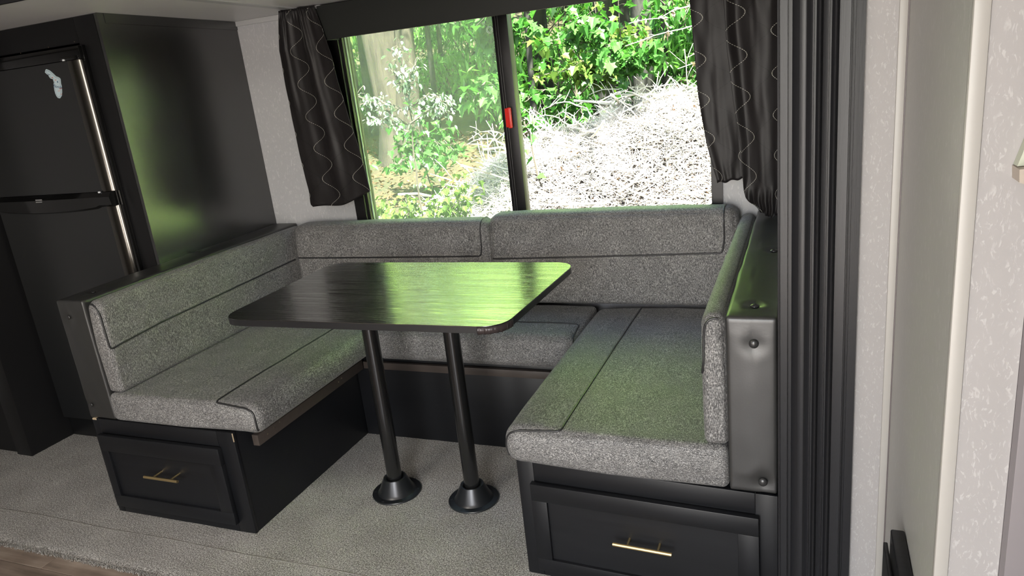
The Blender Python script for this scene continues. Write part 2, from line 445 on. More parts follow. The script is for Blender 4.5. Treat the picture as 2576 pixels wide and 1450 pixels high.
# carpet seam: a thin slit edge that wanders a little
pts = [(-1.6+4.0*i/60, -1.2065+.0025*math.sin(i*.7), .0-.0012+.0015*mnoise.noise(Vector((i*.5, 0, 0)))) for i in range(61)]
bm = bmesh.new(); add_tube(bm, pts, .0028, 5); sm_ = mk('carpet_seam', bm, CARPETSEAM, fl, 60, pts[0]); sm_['label'] = 'thin pale seam line crossing the carpet'
# vinyl planks along X
rowy = [-1.356, -1.422]
while rowy[-1] > -4.5: rowy.append(rowy[-1]-.125)
for r in range(len(rowy)-1):
    y1, y0 = rowy[r], rowy[r+1]
    x = -1.6 + random.uniform(-.7, -.1)
    cuts = []
    if r == 1: x = .112-.9*2
    while x < 2.43:
        L = .9; xa, xb = max(x, -1.6), min(x+L, 2.43)
        if xb > xa+.02: box('plank', xa+.0008, xb-.0008, y0+.0008, y1-.0008, -.012, -.008, PLANK, fl, bev=.0008, seg=1)
        x += L
# ceiling of the slide-out, sloped
bm = bmesh.new()
prism(bm, [(-1.125, ceilz(-1.125)), (.04, ceilz(.04)), (.04, ceilz(.04)+.05), (-1.125, ceilz(-1.125)+.05)], -1.62, 2.30, 'x')
ceil = struct(mk('ceiling', bm, CEIL, None, None, (.3, -.5, 1.68)))
bm = bmesh.new()
for (x0, x1) in ((.3995, .414),):
    pass
def slopebar(x0, x1, y0, y1, h):
    bm = bmesh.new(); prism(bm, [(y0, ceilz(y0)-h), (y1, ceilz(y1)-h), (y1, ceilz(y1)+.002), (y0, ceilz(y0)+.002)], x0, x1, 'x'); return bm
bt = mk('ceiling_batten', slopebar(.352, .392, -1.10, -.015, .004), WHITETRIM, ceil, None, (.37, -.5, 1.675)); bt['label'] = 'flat white joint strip'
struct(box('ceiling', -1.62, 3.4, -4.62, -1.125, 2.0, 2.06, CEIL, bev=0))
# window wall, in four pieces around the opening, one mesh
WX0, WX1, WZ0, WZ1 = .462, 1.972, .705, 1.635
bm = bmesh.new()
for a in ((-1.62, WX0, 0, .06, -.02, 1.72), (WX1, 2.24, 0, .06, -.02, 1.72), (WX0, WX1, 0, .06, -.02, WZ0), (WX0, WX1, 0, .06, WZ1, 1.72)): bbox(bm, *a)
wb_ = struct(mk('wall_back', bm, WALLPAPER, None, None, (.4, 0, 0)))
box('crown_strip', -.02, .50, -.008, .001, 1.648, 1.6678, WHITETRIM, wb_, bev=.001)
# slide-out end walls
struct(box('wall_left', -1.68, -1.62, -4.6, .06, -.02, 2.05, WALLPAPER, bev=0))
struct(box('wall_right', 2.2225, 2.2425, -1.105, 0.0, -.012, 1.70, WALLPAPER, bev=0))
# main room walls right of the slide-out
wm = struct(box('wall_main', 2.335, 2.4285, -1.108, -1.06, -.012, 2.0, WALLPAPER2, bev=0))
box('corner_bead', 2.4125, 2.4290, -1.1135, -1.1075, -.012, 2.0, CREAM, wm, bev=.002)
box('seam_bead', 2.4262, 2.4292, -1.118, -1.1132, -.012, 2.0, SEAMGREY, wm, bev=.0008)
struct(box('wall_partition', 2.4285, 2.4290+.05, -1.690, -1.06, -.012, 2.0, WALLGREY, bev=0))
cx = struct(box('wall_near', 2.4435, 2.501, -1.6965, -1.690, -.012, 2.0, WALLPAPER2, bev=0))
box('corner_trim', 2.4275, 2.4445, -1.7000, -1.6885, -.012, 2.0, CREAM, cx, bev=.0025)
# opening at the far right and its dark reveal
struct(box('trim_1', 2.5015, 2.62, -1.72, -1.60, -.012, 2.0, mat_simple('mauve_grey_jamb', (.16, .145, .15), .5), bev=.002))
struct(box('wall_far_right', 3.35, 3.4, -4.62, -1.06, -.012, 2.06, WALLPAPER2, bev=0))
struct(box('wall_right_end', 2.48, 3.4, -1.10, -1.06, -.012, 2.06, WALLPAPER2, bev=0))
# wall behind the photographer with an entry door opening and an added slot for the leg highlight light
bm = bmesh.new()
for a in ((-1.62, .58, -3.56, -3.50, -.012, 2.06), (.86, 1.45, -3.56, -3.50, -.012, 2.06), (.58, .86, -3.56, -3.50, -.012, .42), (.58, .86, -3.56, -3.50, .98, 2.06), (2.35, 3.4, -3.56, -3.50, -.012, 2.06), (1.45, 2.35, -3.56, -3.50, 1.85, 2.06)): bbox(bm, *a)
struct(mk('wall_front', bm, WALLPAPER2, None, None, (.5, -3.53, 0)))
struct(box('floor', 2.44, 3.4, -4.6, -1.06, -.05, -.008, SUBFLOOR, bev=0))

# fluted casing around the slide-out opening
def casing_profile():
    Y = -1.108
    def arc(cx, w, h, base, n=8):
        return [(cx-w/2+w*i/n, base+h*math.sin(math.pi*i/n)) for i in range(n+1)]
    p = [(2.2086, 0), (2.2086, .012), (2.2124, .013), (2.2128, .0115), (2.2133, .013), (2.2272, .0145), (2.2276, .002), (2.2350, .002), (2.2354, .0030), (2.2370, .0045), (2.2480, .0098), (2.2565, .0128)]
    p += [(2.2600, .0095), (2.2660, .0062), (2.2700, .0055), (2.2707, .0100), (2.2722, .0100), (2.2728, .0045), (2.2768, .0045)]
    p += arc(2.2830, .0110, .0068, .0055, 10)
    p += [(2.2915, .0048), (2.2965, .0045), (2.2972, .0095), (2.2986, .0095), (2.2992, .0045), (2.3030, .0045)]
    p += arc(2.3098, .0125, .0072, .0055, 10)
    p += [(2.3200, .0060), (2.3345, .0075), (2.3352, .0105), (2.3366, .0105), (2.3371, .001), (2.3430, .001), (2.3433, .0125), (2.3587, .0125), (2.3587, 0)]
    return [(x, Y-(d*1.45 if d < .0118 or x < 2.2 or x > 2.2580 and x < 2.337 else d)) for x, d in p]
bm = bmesh.new(); prism(bm, casing_profile(), -.010, 1.99, 'z')
tr1 = struct(mk('trim_2', bm, TRIM, None, 40, (2.283, -1.11, 0)))
tr1['label'] = 'tall black fluted wooden casing'
# head casing: the same trim laid across the top of the opening
bm = bmesh.new()
for z0, z1, d in ((1.6745, 1.692, .0125), (1.692, 1.70, .002), (1.70, 1.725, .0145), (1.725, 1.74, .006), (1.74, 1.78, .010), (1.78, 1.80, .003), (1.80, 1.82, .0125)):
    bbox(bm, -1.62, 2.2086, -1.125-d, -1.1248, z0, z1)
struct(mk('trim_3', bm, TRIM, None, None, (.3, -1.12, 1.68)))
struct(box('trim_4', -1.62, 2.34, -1.1248, -1.10, 1.71, 2.0, TRIM, bev=0))

# ------------------------------------------------------------------ window
wf = root('window_1', (1.215, 0, .76), 'wide black framed sliding window above the long bench', 'window'); wf['kind'] = 'structure'
del wf['category']
def rrect(x0, x1, z0, z1, r, n=7):
    out = []
    for cx_, cz_, a0 in ((x1-r, z1-r, 0), (x0+r, z1-r, 90), (x0+r, z0+r, 180), (x1-r, z0+r, 270)):
        for i in range(n+1):
            a = math.radians(a0+90*i/n); out.append((cx_+r*math.cos(a), cz_+r*math.sin(a)))
    return out
def ring(name, O, I, y0, y1, mat, parent):
    bm = bmesh.new(); n = len(O)
    vs = [[bm.verts.new((p[0], y, p[1])) for p in L] for L, y in ((O, y0), (I, y0), (I, y1), (O, y1))]
    for a in range(4):
        A, B = vs[a], vs[(a+1) % 4]
        for i in range(n): bm.faces.new((A[i], A[(i+1) % n], B[(i+1) % n], B[i]))
    bmesh.ops.recalc_face_normals(bm, faces=bm.faces)
    return mk(name, bm, mat, parent, 40, (1.2, 0, .76))
O1 = rrect(.449, 1.984, .690, 1.655, .075); I1 = rrect(.500, 1.952, .735, 1.61, .055)
ring('frame', O1, I1, -.016, .001, FRAME, wf)
O2 = rrect(.466, 1.968, .710, 1.63, .070); I2 = rrect(.509, 1.9445, .752, 1.60, .05)
ring('inner_frame', O2, I2, .0005, .055, FRAME, wf)
O3 = rrect(.5088, 1.9447, .7518, 1.6002, .05); I3 = rrect(.5118, 1.9417, .7548, 1.597, .048)
gk = ring('gasket', O3, I3, .020, .028, GASKET, wf); gk['label'] = 'thin pale glazing gasket'
mu = box('mullion', 1.178, 1.2375, -.014, .035, .752, 1.60, FRAME, wf, bev=.002)
for xx in (1.190, 1.199): box('mullion_rib', xx, xx+.0022, -.0165, -.0135, .756, 1.598, mat_simple('mullion_rib_%d' % int(xx*1e3), (.05, .05, .05), .4) if xx < 1.195 else bpy.data.materials['mullion_rib_1190'], mu, bev=.0005)
lt = root('tmp', (0, 0, 0), None, None); bpy.data.objects.remove(lt)
la = box('latch', 1.1935, 1.2195, -.026, -.0135, 1.140, 1.212, RED, wf, bev=.004); la['label'] = 'red plastic window latch'
box('latch_tab', 1.2075, 1.2225, -.036, -.0255, 1.137, 1.2145, RED, la, bev=.004)
gl1 = box('pane', 1.2370, 1.9442, .022, .026, .7525, 1.5995, GLASS, wf, bev=0)
gl2 = box('pane', .5095, 1.1785, .030, .034, .7525, 1.5995, GLASS, wf, bev=0)
sc = box('insect_screen', .5095, 1.1785, .044, .0443, .7525, 1.5995, SCREEN, wf, bev=0); sc['label'] = 'fine grey insect screen behind the sliding pane'
bm = bmesh.new()
for r_ in (.0125, .0085):
    cx_, cz_ = 1.1465, 1.5008
    add_tube(bm, [(cx_+r_*math.cos(a), .0285, cz_+r_*math.sin(a)) for a in [2*math.pi*i/24 for i in range(25)]], .0007, 5, False)
lm = mk('etched_glass_mark', bm, mat_simple('etched_white_mark', (.7, .75, .7), .5), gl2, 60, (1.1465, .028, 1.5)); lm['label'] = 'small round etched mark at the top of the pane'

va = root('window_valance', (1.2, -.05, 1.54), 'plain charcoal box valance across the top of the window', 'valance')
box('front_board', .49, 2.195, -.108, -.090, 1.5375, 1.664, VALANCE, va, bev=.002)
box('top_board', .49, 2.195, -.0895, -.0005, 1.652, 1.664, VALANCE, va, bev=.001)
box('end_board', .49, .502, -.0895, -.0005, 1.5375, 1.6515, VALANCE, va, bev=.001)

# ------------------------------------------------------------------ curtains
def drape(name, left, right, ztop, zbotf, y, folds, amp, uvw, parent, seed, nu=110, nv=80, hem=True, gather=.0):
    bm = bmesh.new(); uvl = bm.loops.layers.uv.new('UVMap'); rows = []; rnd = random.Random(seed)
    ph = [rnd.uniform(0, 6.28) for _ in range(6)]
    zb_min = min(zbotf(0), zbotf(1), zbotf(.5))
    for j in range(nv+1):
        row = []
        for i in range(nu+1):
            s = i/nu; t = j/nv
            zb = zbotf(s); z = ztop+(zb-ztop)*t
            xl, xr = interp(left, z), interp(right, z)
            sp_ = s + .035*math.sin(2*math.pi*s*2+ph[0])*(1-t)
            x = xl+(xr-xl)*max(0, min(1, sp_))
            a = amp*(1.15-.55*t)
            f = math.sin(2*math.pi*folds*s+ph[1]+.9*t)+.45*math.sin(2*math.pi*folds*1.9*s+ph[2]+1.7*t)*(1-.6*t)+.25*math.sin(2*math.pi*folds*3.1*s+ph[3])*(1-t)**2
            yy = y - a*f*(.25+.75*min(1, 4*min(s, 1-s)+.2))
            yy += .004*mnoise.noise(Vector((s*5+seed, t*7, 1)))
            if t < .06: yy += .0035*math.sin(s*130+ph[4])*(1-t/.06)
            if gather and t > 1-gather: 
                q = (t-(1-gather))/gather; yy += .006*math.sin(s*34+5*q+ph[5])*q
            row.append((bm.verts.new((x, yy, z)), (s*uvw+seed*.37, (1.70-z))))
        rows.append(row)
    for j in range(nv):
        for i in range(nu):
            q = [rows[j][i], rows[j+1][i], rows[j+1][i+1], rows[j][i+1]]
            f = bm.faces.new([a[0] for a in q])
            for l, a in zip(f.loops, q): l[uvl].uv = a[1]
    o = mk(name, bm, CURTAIN, parent, 180, None if parent is None else worldloc(parent))
    m = o.modifiers.new('thickness', 'SOLIDIFY'); m.thickness = .0012; m.offset = 0
    return o
LL = [(0.3175, 1.6772), (0.2815, 1.5205), (0.2851, 1.2652), (0.2915, 1.09), (0.3039, 0.9538), (0.3008, 0.8936), (.312, .882)]
LR = [(0.4864, 1.6777), (0.5116, 1.5777), (0.5328, 1.4828), (0.5434, 1.3709), (0.5643, 1.2496), (0.5868, 1.1325), (0.6021, 1.0137), (0.6102, 0.9344)]
cL = root('curtain', (.40, -.115, .9), 'short black satin curtain with silver wave stitching, left of the window', 'curtain', None)
drape('cloth', LL, LR, 1.667, lambda s: .882+.004*math.sin(s*9)+.055*max(0, s-.25)/.75*max(0, s-.25)/.75, -.122, 2.2, .007, .34, cL, 1)
box('curtain_track', .30, .50, -.098, -.086, 1.655, 1.668, WHITETRIM, cL, bev=.001)
RAL = [(1.905, 1.66), (1.9074, 1.5023), (1.9127, 1.4164), (1.919, 1.301), (1.9239, 1.2112), (1.9344, 1.1298), (1.9463, 1.0469), (1.9603, 0.9842), (1.9783, 0.9126)]
RAR = [(2.04, 1.66), (2.045, 1.5), (2.060, 1.2), (2.0645, 1.0), (2.0650, 0.92)]
RBL = [(2.000, 1.66), (2.014, 1.4865), (2.0216, 1.3334), (2.0381, 1.1753), (2.0592, 1.0258), (2.0629, 0.9352), (2.0659, 0.8831), (2.0743, 0.8465), (2.09, .82)]
RBR = [(2.185, 1.66), (2.188, .79)]
cR = root('curtain', (2.05, -.12, .9), 'short black satin curtain bunched in two overlapping folds, right of the window', 'curtain', None)
drape('cloth', RAL, RAR, 1.662, lambda s: .909+.012*s+.003*math.sin(s*14), -.122, .9, .006, .15, cR, 5, nu=60)
dr2 = drape('cloth', RBL, RBR, 1.662, lambda s: .862-.066*min(1, s*2.2)**.7+.004*math.sin(s*18), -.148, 1.3, .009, .20, cR, 9, nu=90, gather=.12)

# ------------------------------------------------------------------ pony walls with puckered black vinyl
def vinyl_wall(name, x0, x1, y0, y1, z0, z1, buttons, label, side):
    """buttons: (face, a, b, r): face 'f' (front: x,z) or 't' (top: x,y)"""
    rt = root(name, ((x0+x1)/2, y0, z0), label, 'divider')
    bm = grid_box(None, (22, 110, 64)); rnd = random.Random(hash(side) % 97 if False else (3 if side == 'l' else 4))
    off = 3.3 if side == 'l' else 8.1
    R = .007
    for v in bm.verts:
        fx, fy, fz = v.co
        p = Vector((x0+(x1-x0)*fx, y0+(y1-y0)*fy, z0+(z1-z0)*fz))
        c = Vector((min(max(p.x, x0+R), x1-R), min(max(p.y, y0+R), y1-R), min(max(p.z, z0+R), z1-R)))
        d = p-c
        if d.length > 1e-9: nrm = d.normalized(); p = c+nrm*R
        else: nrm = Vector((0, 0, 0))
        # upholstery: slightly loose and padded
        nz = mnoise.noise(Vector((p.x*9+off, p.y*3.2, p.z*4)))
        nz2 = mnoise.noise(Vector((p.x*26, p.y*9+off, p.z*12)))
        puff = .0020*nz+.0008*nz2
        if abs(nrm.y+1) < .4 and fy == 0: puff += .0035*math.sin(math.pi*fx)*min(1, 9*min(fz, 1-fz))**2
        if fz == 1: puff += .0030*math.sin(math.pi*fx)*min(1, 25*fy, 25*(1-fy))**2
        if side == 'r' and fz > .9 and fx < .35: puff += .0032*mnoise.noise(Vector((p.y*7, 2, 1)))
        for face, a, b in buttons:
            if face == 'f' and fy == 0:
                dx, dz = p.x-a, p.z-b; r = math.hypot(dx, dz); puff -= .0050*math.exp(-(r/.022)**2)
                puff -= .0005*math.exp(-(dx/.007)**2)*math.exp(-((abs(dz)-.03)/.03)**2)
                puff += .0004*math.exp(-((r-.036)/.016)**2)
            if face == 't' and fz == 1:
                dx, dy = p.x-a, p.y-b; r = math.hypot(dx, dy); puff -= .0075*math.exp(-(r/.018)**2)
                puff -= .0035*math.exp(-(dx/.005)**2)*math.exp(-((abs(dy)-.02)/.025)**2)*.3
                puff += .0018*math.exp(-((r-.032)/.014)**2)
        v.co = p+nrm*puff
    mk('upholstery', bm, VINYL, rt, 60, rt.location)
    for face, a, b in buttons:
        bm = bmesh.new(); bmesh.ops.create_uvsphere(bm, u_segments=16, v_segments=8, radius=.0105 if side == 'r' else .0070)
        for v in bm.verts:
            if face == 'f': v.co = Vector((a+v.co.x, y0-.0015+v.co.y*.55, b+v.co.z))
            else: v.co = Vector((a+v.co.x*1.0, b+v.co.y, z1+.0005+v.co.z*.5))
        mk('button', bm, BUTTON, rt, 60, (a, y0, b) if face == 'f' else (a, b, z1))
    return rt
pl = vinyl_wall('half_wall', -.0075, .1155, -1.111, -.0005, .3665, .790, [('f', .0353, .7334), ('f', .0185, .4171), ('t', .0604, -1.022), ('t', .02, -.5145)],
    'low black vinyl half wall with buttons, behind the left bench', 'l')
pr_ = vinyl_wall('half_wall', 2.1005, 2.2080, -1.1120, -.0005, .3575, .790, [('f', 2.1593, .7294), ('f', 2.1757, .3900), ('t', 2.1575, -1.040), ('t', 2.178, -.568)],
    'low black vinyl half wall with puckered buttons, behind the right bench', 'r')

# ------------------------------------------------------------------ bench bases with drawers
def handle(parent, x0, x1, zb, ybar, yface, fn=lambda c: c):
    h = root('tmp', (0, 0, 0), None, None); bpy.data.objects.remove(h)
    zc = zb; mid = [x0+(x1-x0)*.245, x0+(x1-x0)*.765]
    b = tube('handle', [fn(Vector((x0, ybar, zc+0.0))), fn(Vector((x1, ybar, zc)))], .0049, GOLD, parent, 16); b['label'] = 'slim brass bar handle'
    for xm in mid:
        bm = bmesh.new(); add_tube(bm, [fn(Vector((xm, yface+.0005, zc))), fn(Vector((xm, ybar+.003, zc)))], .0036, 12)
        bmesh.ops.recalc_face_normals(bm, faces=bm.faces); mk('handle_post', bm, GOLD, b, 60, fn(Vector((xm, yface, zc))))
def drawer(parent, x0, x1, z0, z1, yf, fn, inset):
    """framed drawer front: raised outer slab with a recessed centre panel"""
    d = root('drawer', (0, 0, 0), None, None); d.parent = parent; c = fn(Vector(((x0+x1)/2, yf, z0))); d.location = c-worldloc(parent)
    t = .018
    il, ir, ib, it = inset
    box('drawer_rail', x0, x1, yf-t, yf, z1-it, z1, BLACKWOOD, d, bev=.0022, fn=fn)
    box('drawer_rail', x0, x1, yf-t, yf, z0, z0+ib, BLACKWOOD, d, bev=.0022, fn=fn)
    box('drawer_stile', x0, x0+il, yf-t+.0004, yf, z0+ib-.0005, z1-it+.0005, BLACKWOOD_V, d, bev=.0012, fn=fn)
    box('drawer_stile', x1-ir, x1, yf-t+.0004, yf, z0+ib-.0005, z1-it+.0005, BLACKWOOD_V, d, bev=.0012, fn=fn)
    box('drawer_panel', x0+il-.002, x1-ir+.002, yf-t+.0095, yf-.001, z0+ib-.002, z1-it+.002, BLACKWOOD, d, bev=0, fn=fn)
    return d
ident = lambda c: Vector(c)
def shr(c): return Vector((c.x, c.y-(c.x-1.5486)*.0536+.0351 if c.y < -.9 else c.y, c.z))
# left bench
lb = root('bench_cabinet', (.308, -.76, 0), 'black wooden bench cabinet with one drawer under the left seat', 'cabinet')
box('carcass', .004, .612, -1.098, -.001, -.006, .3655, BLACKWOOD, lb, bev=.002)
box('face_stile', 0.0, .030, -1.1115, -1.0985, -.006, .3660, BLACKWOOD_V, lb, bev=.0015)
box('face_stile', .548, .6145, -1.1115, -1.0985, -.006, .3655, BLACKWOOD_V, lb, bev=.0015)
box('face_rail', .0305, .5475, -1.1115, -1.0985, .312, .3655, BLACKWOOD, lb, bev=.0015)
box('face_rail', .0305, .5475, -1.1115, -1.0985, -.006, .036, BLACKWOOD, lb, bev=.0015)
d = drawer(lb, .022, .556, .034, .3120, -1.1115, ident, (.034, .052, .046, .060))
handle(d, .2386, .3853, .1950, -1.160, -1.120)
ch = box('chipped_corner', .001, .022, -1.1125, -1.098, .3585, .3662, CHIP, lb, bev=.002, seg=1); ch['label'] = 'bare wood where the paint is chipped'
ce = box('chipped_edge', .6125, .6150, -1.1122, -1.110, .335, .3645, CHIP, lb, bev=0); ce['label'] = 'thin bare wood edge'
sup = root('seat_support_strip', (.648, -.76, .30), 'grey brown wooden ledge strip along the left bench', 'strip')
box('strip', .640, .664, -1.062, -.455, .2985, .3360, CLEAT, sup, bev=.001)
for yy, zz in ((-1.018, .318), (-.985, .323), (-.955, .328), (-.62, .318), (-.60, .324)):
    bm = bmesh.new(); add_tube(bm, [(.6640, yy, zz), (.6652, yy, zz)], .0028, 8); mk('screw_head', bm, SCREWM, sup, 40, (.664, yy, zz))
box('spacer', .6150, .6395, -1.02, -.47, .300, .3335, BLACKWOOD, sup, bev=.001)
# back bench
bb = root('bench_cabinet', (1.08, -.22, 0), 'black panelled bench base under the window seat', 'cabinet')
box('carcass', .6150, 1.5470, -.433, -.001, -.006, .2985, BLACKWOOD, bb, bev=.001)
box('deck', .6150, 1.5470, -.430, -.001, .2990, .3380, BLACKWOOD, bb, bev=.001)
s2 = root('seat_support_strip', (1.08, -.44, .30), 'grey brown wooden ledge strip along the window bench', 'strip')
box('strip', .6655, 1.5460, -.4540, -.4335, .3000, .3280, CLEAT, s2, bev=.001)
# right bench
rb = root('bench_cabinet', (1.88, -.76, 0), 'black wooden bench cabinet with one drawer under the right seat', 'cabinet')
box('carcass', 1.5520, 2.2065, -1.070, -.001, -.006, .3530, BLACKWOOD, rb, bev=.001, fn=lambda c: Vector((c.x, c.y-(c.x-1.5486)*.0536 if c.y < -.9 else c.y, c.z)))
box('face_stile', 1.5486, 1.5960, -1.1092, -1.0960, -.006, .3535, BLACKWOOD_V, rb, bev=.0015, fn=shr)
box('face_stile', 2.1580, 2.2075, -1.1092, -1.0960, -.006, .3535, BLACKWOOD_V, rb, bev=.0015, fn=shr)
box('face_rail', 1.5965, 2.1575, -1.1092, -1.0960, .300, .3535, BLACKWOOD, rb, bev=.0015, fn=shr)
box('face_rail', 1.5965, 2.1575, -1.1092, -1.0960, -.006, .034, BLACKWOOD, rb, bev=.0015, fn=shr)
d = drawer(rb, 1.588, 2.1665, .028, .2980, -1.1092, shr, (.044, .048, .040, .050))
handle(d, 1.8145, 1.9640, .1745, -1.150, -1.116, shr)
hg = box('side_catch', 1.5435, 1.5485, -1.060, -1.035, .315, .348, BLACKWOOD, rb, bev=.001)

# ------------------------------------------------------------------ cushions
def cushion(name, X, Y, Z, r, res, mat, label, pip=None, puff=.004, rlip=None, seed=0, bend=None, group=None, roll=None):
    x0, x1 = X; y0, y1 = Y; z0, z1 = Z
    rt = root(name, ((x0+x1)/2, (y0+y1)/2, z0), label, 'cushion')
    bm = grid_box(None, res)
    for v in bm.verts:
        f = v.co.copy()
        # concentrate vertices near the rounded edges
        g_ = [(.5-.5*math.cos(math.pi*t))*.5+t*.5 for t in f]
        p = Vector((x0+(x1-x0)*g_[0], y0+(y1-y0)*g_[1], z0+(z1-z0)*g_[2]))
        R = r
        if rlip:
            ax, side, RL = rlip; t = f['xyz'.index(ax)]; t = t if side > 0 else 1-t
            R = r+(RL-r)*max(0, min(1, (t-.5)/.35))
            # the lip is only round at the top
        Rz = min(R, (z1-z0)/2-.001, (x1-x0)/2-.001, (y1-y0)/2-.001)
        c = Vector((min(max(p.x, x0+Rz), x1-Rz), min(max(p.y, y0+Rz), y1-Rz), min(max(p.z, z0+Rz), z1-Rz)))
        dd = p-c; nrm = Vector((0, 0, 0))
        if dd.length > 1e-9: nrm = dd.normalized(); p = c+nrm*Rz
        a, b, c_ = [math.sin(math.pi*t)**.6 if 0 < t < 1 else 0 for t in f]
        w_ = {0: b*c_, 1: a*c_, 2: a*b}
        k = max(range(3), key=lambda i: abs(nrm[i]))
        up = puff*w_[k]+.0016*mnoise.noise(Vector((p.x*11+seed, p.y*11, p.z*11)))
        if nrm.z < -.5: up = 0
        p += nrm*up
        if bend: p = bend(p)
        v.co = p
    o = mk('cover', bm, mat, rt, 180, rt.location)
    return rt, o
from mathutils.bvhtree import BVHTree
def surf(o):
    me = o.data; loc = worldloc(o)
    bvh = BVHTree.FromPolygons([v.co+loc for v in me.vertices], [tuple(p.vertices) for p in me.polygons]); return bvh
def snap(bvh, pts, lift=0.0, dense=.008):
    out = []
    for a, b in zip(pts, pts[1:]):
        a, b = Vector(a), Vector(b); n = max(1, int((b-a).length/dense))
        for i in range(n): out.append(a+(b-a)*i/n)
    out.append(Vector(pts[-1])); res = []
    for p in out:
        q = bvh.find_nearest(p); res.append(q[0]+q[1]*lift)
    # light smoothing
    for _ in range(2):
        res = [res[0]]+[(res[i-1]+res[i]*2+res[i+1])/4 for i in range(1, len(res)-1)]+[res[-1]]
    return res
def piping(rt, o, pts, stitch=(), rad=.0030):
    bvh = surf(o); pp = snap(bvh, pts, .0008)
    bm = bmesh.new(); add_tube(bm, pp, rad, 8); bmesh.ops.recalc_face_normals(bm, faces=bm.faces)
    mk('piping', bm, PIPE, rt, 60, rt.location)
    if stitch:
        bm = bmesh.new()
        for line in stitch:
            q = snap(bvh, line, .0004, .0022)
            for i in range(0, len(q)-1, 2): 
                if (q[i+1]-q[i]).length > 1e-5: add_tube(bm, [q[i], q[i+1]], .00055, 4)
        s_ = mk('stitching', bm, THREAD, rt, None, rt.location); s_['kind'] = 'stuff'
def groove(o, pts, depth, width):
    """press a groove for the piping"""
    loc = worldloc(o); P = [Vector(p) for p in pts]
    for v in o.data.vertices:
        w_ = v.co+loc; best = 9
        for a, b in zip(P, P[1:]):
            ab = b-a; t = max(0, min(1, (w_-a).dot(ab)/ab.length_squared)); best = min(best, (w_-(a+ab*t)).length)
        if best < width*2.5: v.co -= v.normal*depth*math.exp(-(best/width)**2)
# seats
def seat_bend_left(p):
    # the front inner corner of the left cushion droops over the ledge strip
    if p.x > .55: 
        k = (p.x-.55)/.18; p.z -= .006*k*k
    return p
r1, o1 = cushion('seat_cushion', (.1185, .728), (-1.118, -.130), (.3672, .466), .016, (60, 90, 14), FAB_H, 'grey tweed seat cushion of the left bench', rlip=('x', 1, .038), seed=1, bend=seat_bend_left)
lnA = [(.572, -.14, .468), (.5705, -1.100, .470)]; lnB = [(.5705, -1.112, .466), (.700, -1.116, .456), (.726, -1.114, .43), (.728, -1.112, .375)]
piping(r1, o1, [lnA[0], (.5705, -1.108, .470), (.62, -1.112, .468), (.690, -1.113, .463), (.716, -1.113, .449), (.722, -1.113, .425), (.722, -1.112, .372)],
       [[(.560, -.14, .468), (.559, -1.108, .468)], [(.582, -.14, .468), (.583, -1.100, .468)], [(.60, -1.118, .458), (.705, -1.118, .443), (.712, -1.118, .38)]])
r2, o2 = cushion('seat_cushion', (1.5290, 2.0990), (-1.105, -.130), (.3542, .465), .016, (60, 90, 14), FAB_H, 'grey tweed seat cushion of the right bench', rlip=('x', -1, .042), seed=4, bend=lambda p: p+Vector((0, -.006*(1-abs(p.z-.41)/.06 if abs(p.z-.41) < .06 else 0) if p.y < -1.0 else 0, 0)))
piping(r2, o2, [(1.702, -.14, .468), (1.690, -1.095, .470), (1.640, -1.099, .467), (1.570, -1.100, .462), (1.540, -1.100, .449), (1.532, -1.099, .42), (1.532, -1.099, .375)],
       [[(1.712, -.14, .468), (1.700, -1.09, .468)], [(1.692, -.14, .468), (1.680, -1.085, .468), (1.60, -1.09, .466)]])
r3, o3 = cushion('seat_cushion', (.7295, 1.5275), (-.466, -.130), (.3395, .465), .014, (70, 40, 14), FAB_H, 'grey tweed seat cushion of the window bench', rlip=('y', -1, .036), seed=7)
piping(r3, o3, [(.733, -.345, .466), (1.522, -.338, .466), (1.5225, -.43, .455), (1.5225, -.463, .40), (1.5225, -.463, .35)], [[(.735, -.335, .466), (1.52, -.328, .466)]])
# backs
r4, o4 = cushion('back_cushion', (.1170, .1760), (-1.106, -.030), (.4675, .7850), .013, (10, 100, 44), FAB_V, 'long grey tweed back cushion leaning on the left half wall', rlip=('z', 1, .026), seed=11, puff=.005)
piping(r4, o4, [(.135, -1.104, .783), (.160, -1.104, .772), (.170, -1.104, .745), (.173, -1.104, .66), (.175, -1.104, .622), (.180, -1.07, .628), (.181, -.9, .640), (.182, -.5, .650), (.180, -.140, .656)],
       [[(.180, -1.09, .634), (.181, -.9, .650), (.182, -.135, .665)], [(.180, -1.09, .616), (.181, -.9, .630), (.182, -.135, .645)], [(.165, -1.09, .772), (.178, -1.095, .74), (.182, -1.095, .64)]])
r5, o5 = cushion('back_cushion', (2.0460, 2.0995), (-1.098, -.030), (.4665, .7870), .013, (10, 100, 44), FAB_V, 'grey tweed back cushion leaning on the right half wall', rlip=('z', 1, .026), seed=14, puff=.004)
piping(r5, o5, [(2.090, -1.100, .786), (2.066, -1.098, .783), (2.050, -1.098, .760), (2.045, -1.097, .70), (2.043, -1.097, .643), (2.041, -1.06, .643), (2.041, -.5, .650), (2.041, -.135, .655)], ())
r6, o6 = cushion('back_cushion', (.1785, 1.1100), (-.1260, -.018), (.4660, .8000), .016, (80, 12, 40), FAB_V, 'grey tweed back cushion under the left pane of the window', rlip=('z', 1, .036), seed=17, puff=.006)
piping(r6, o6, [(.183, -.129, .6590), (1.072, -.1275, .6615), (1.0785, -.127, .70), (1.0785, -.125, .76), (1.0785, -.10, .798), (1.0785, -.03, .802)],
       [[(.19, -.13, .668), (1.063, -.13, .6705), (1.069, -.129, .76)], [(.19, -.13, .650), (1.09, -.13, .6525)]])
r7, o7 = cushion('back_cushion', (1.1150, 2.0420), (-.1260, -.018), (.4665, .8200), .016, (80, 12, 40), FAB_V, 'grey tweed back cushion under the right pane of the window', rlip=('z', 1, .036), seed=20, puff=.006)
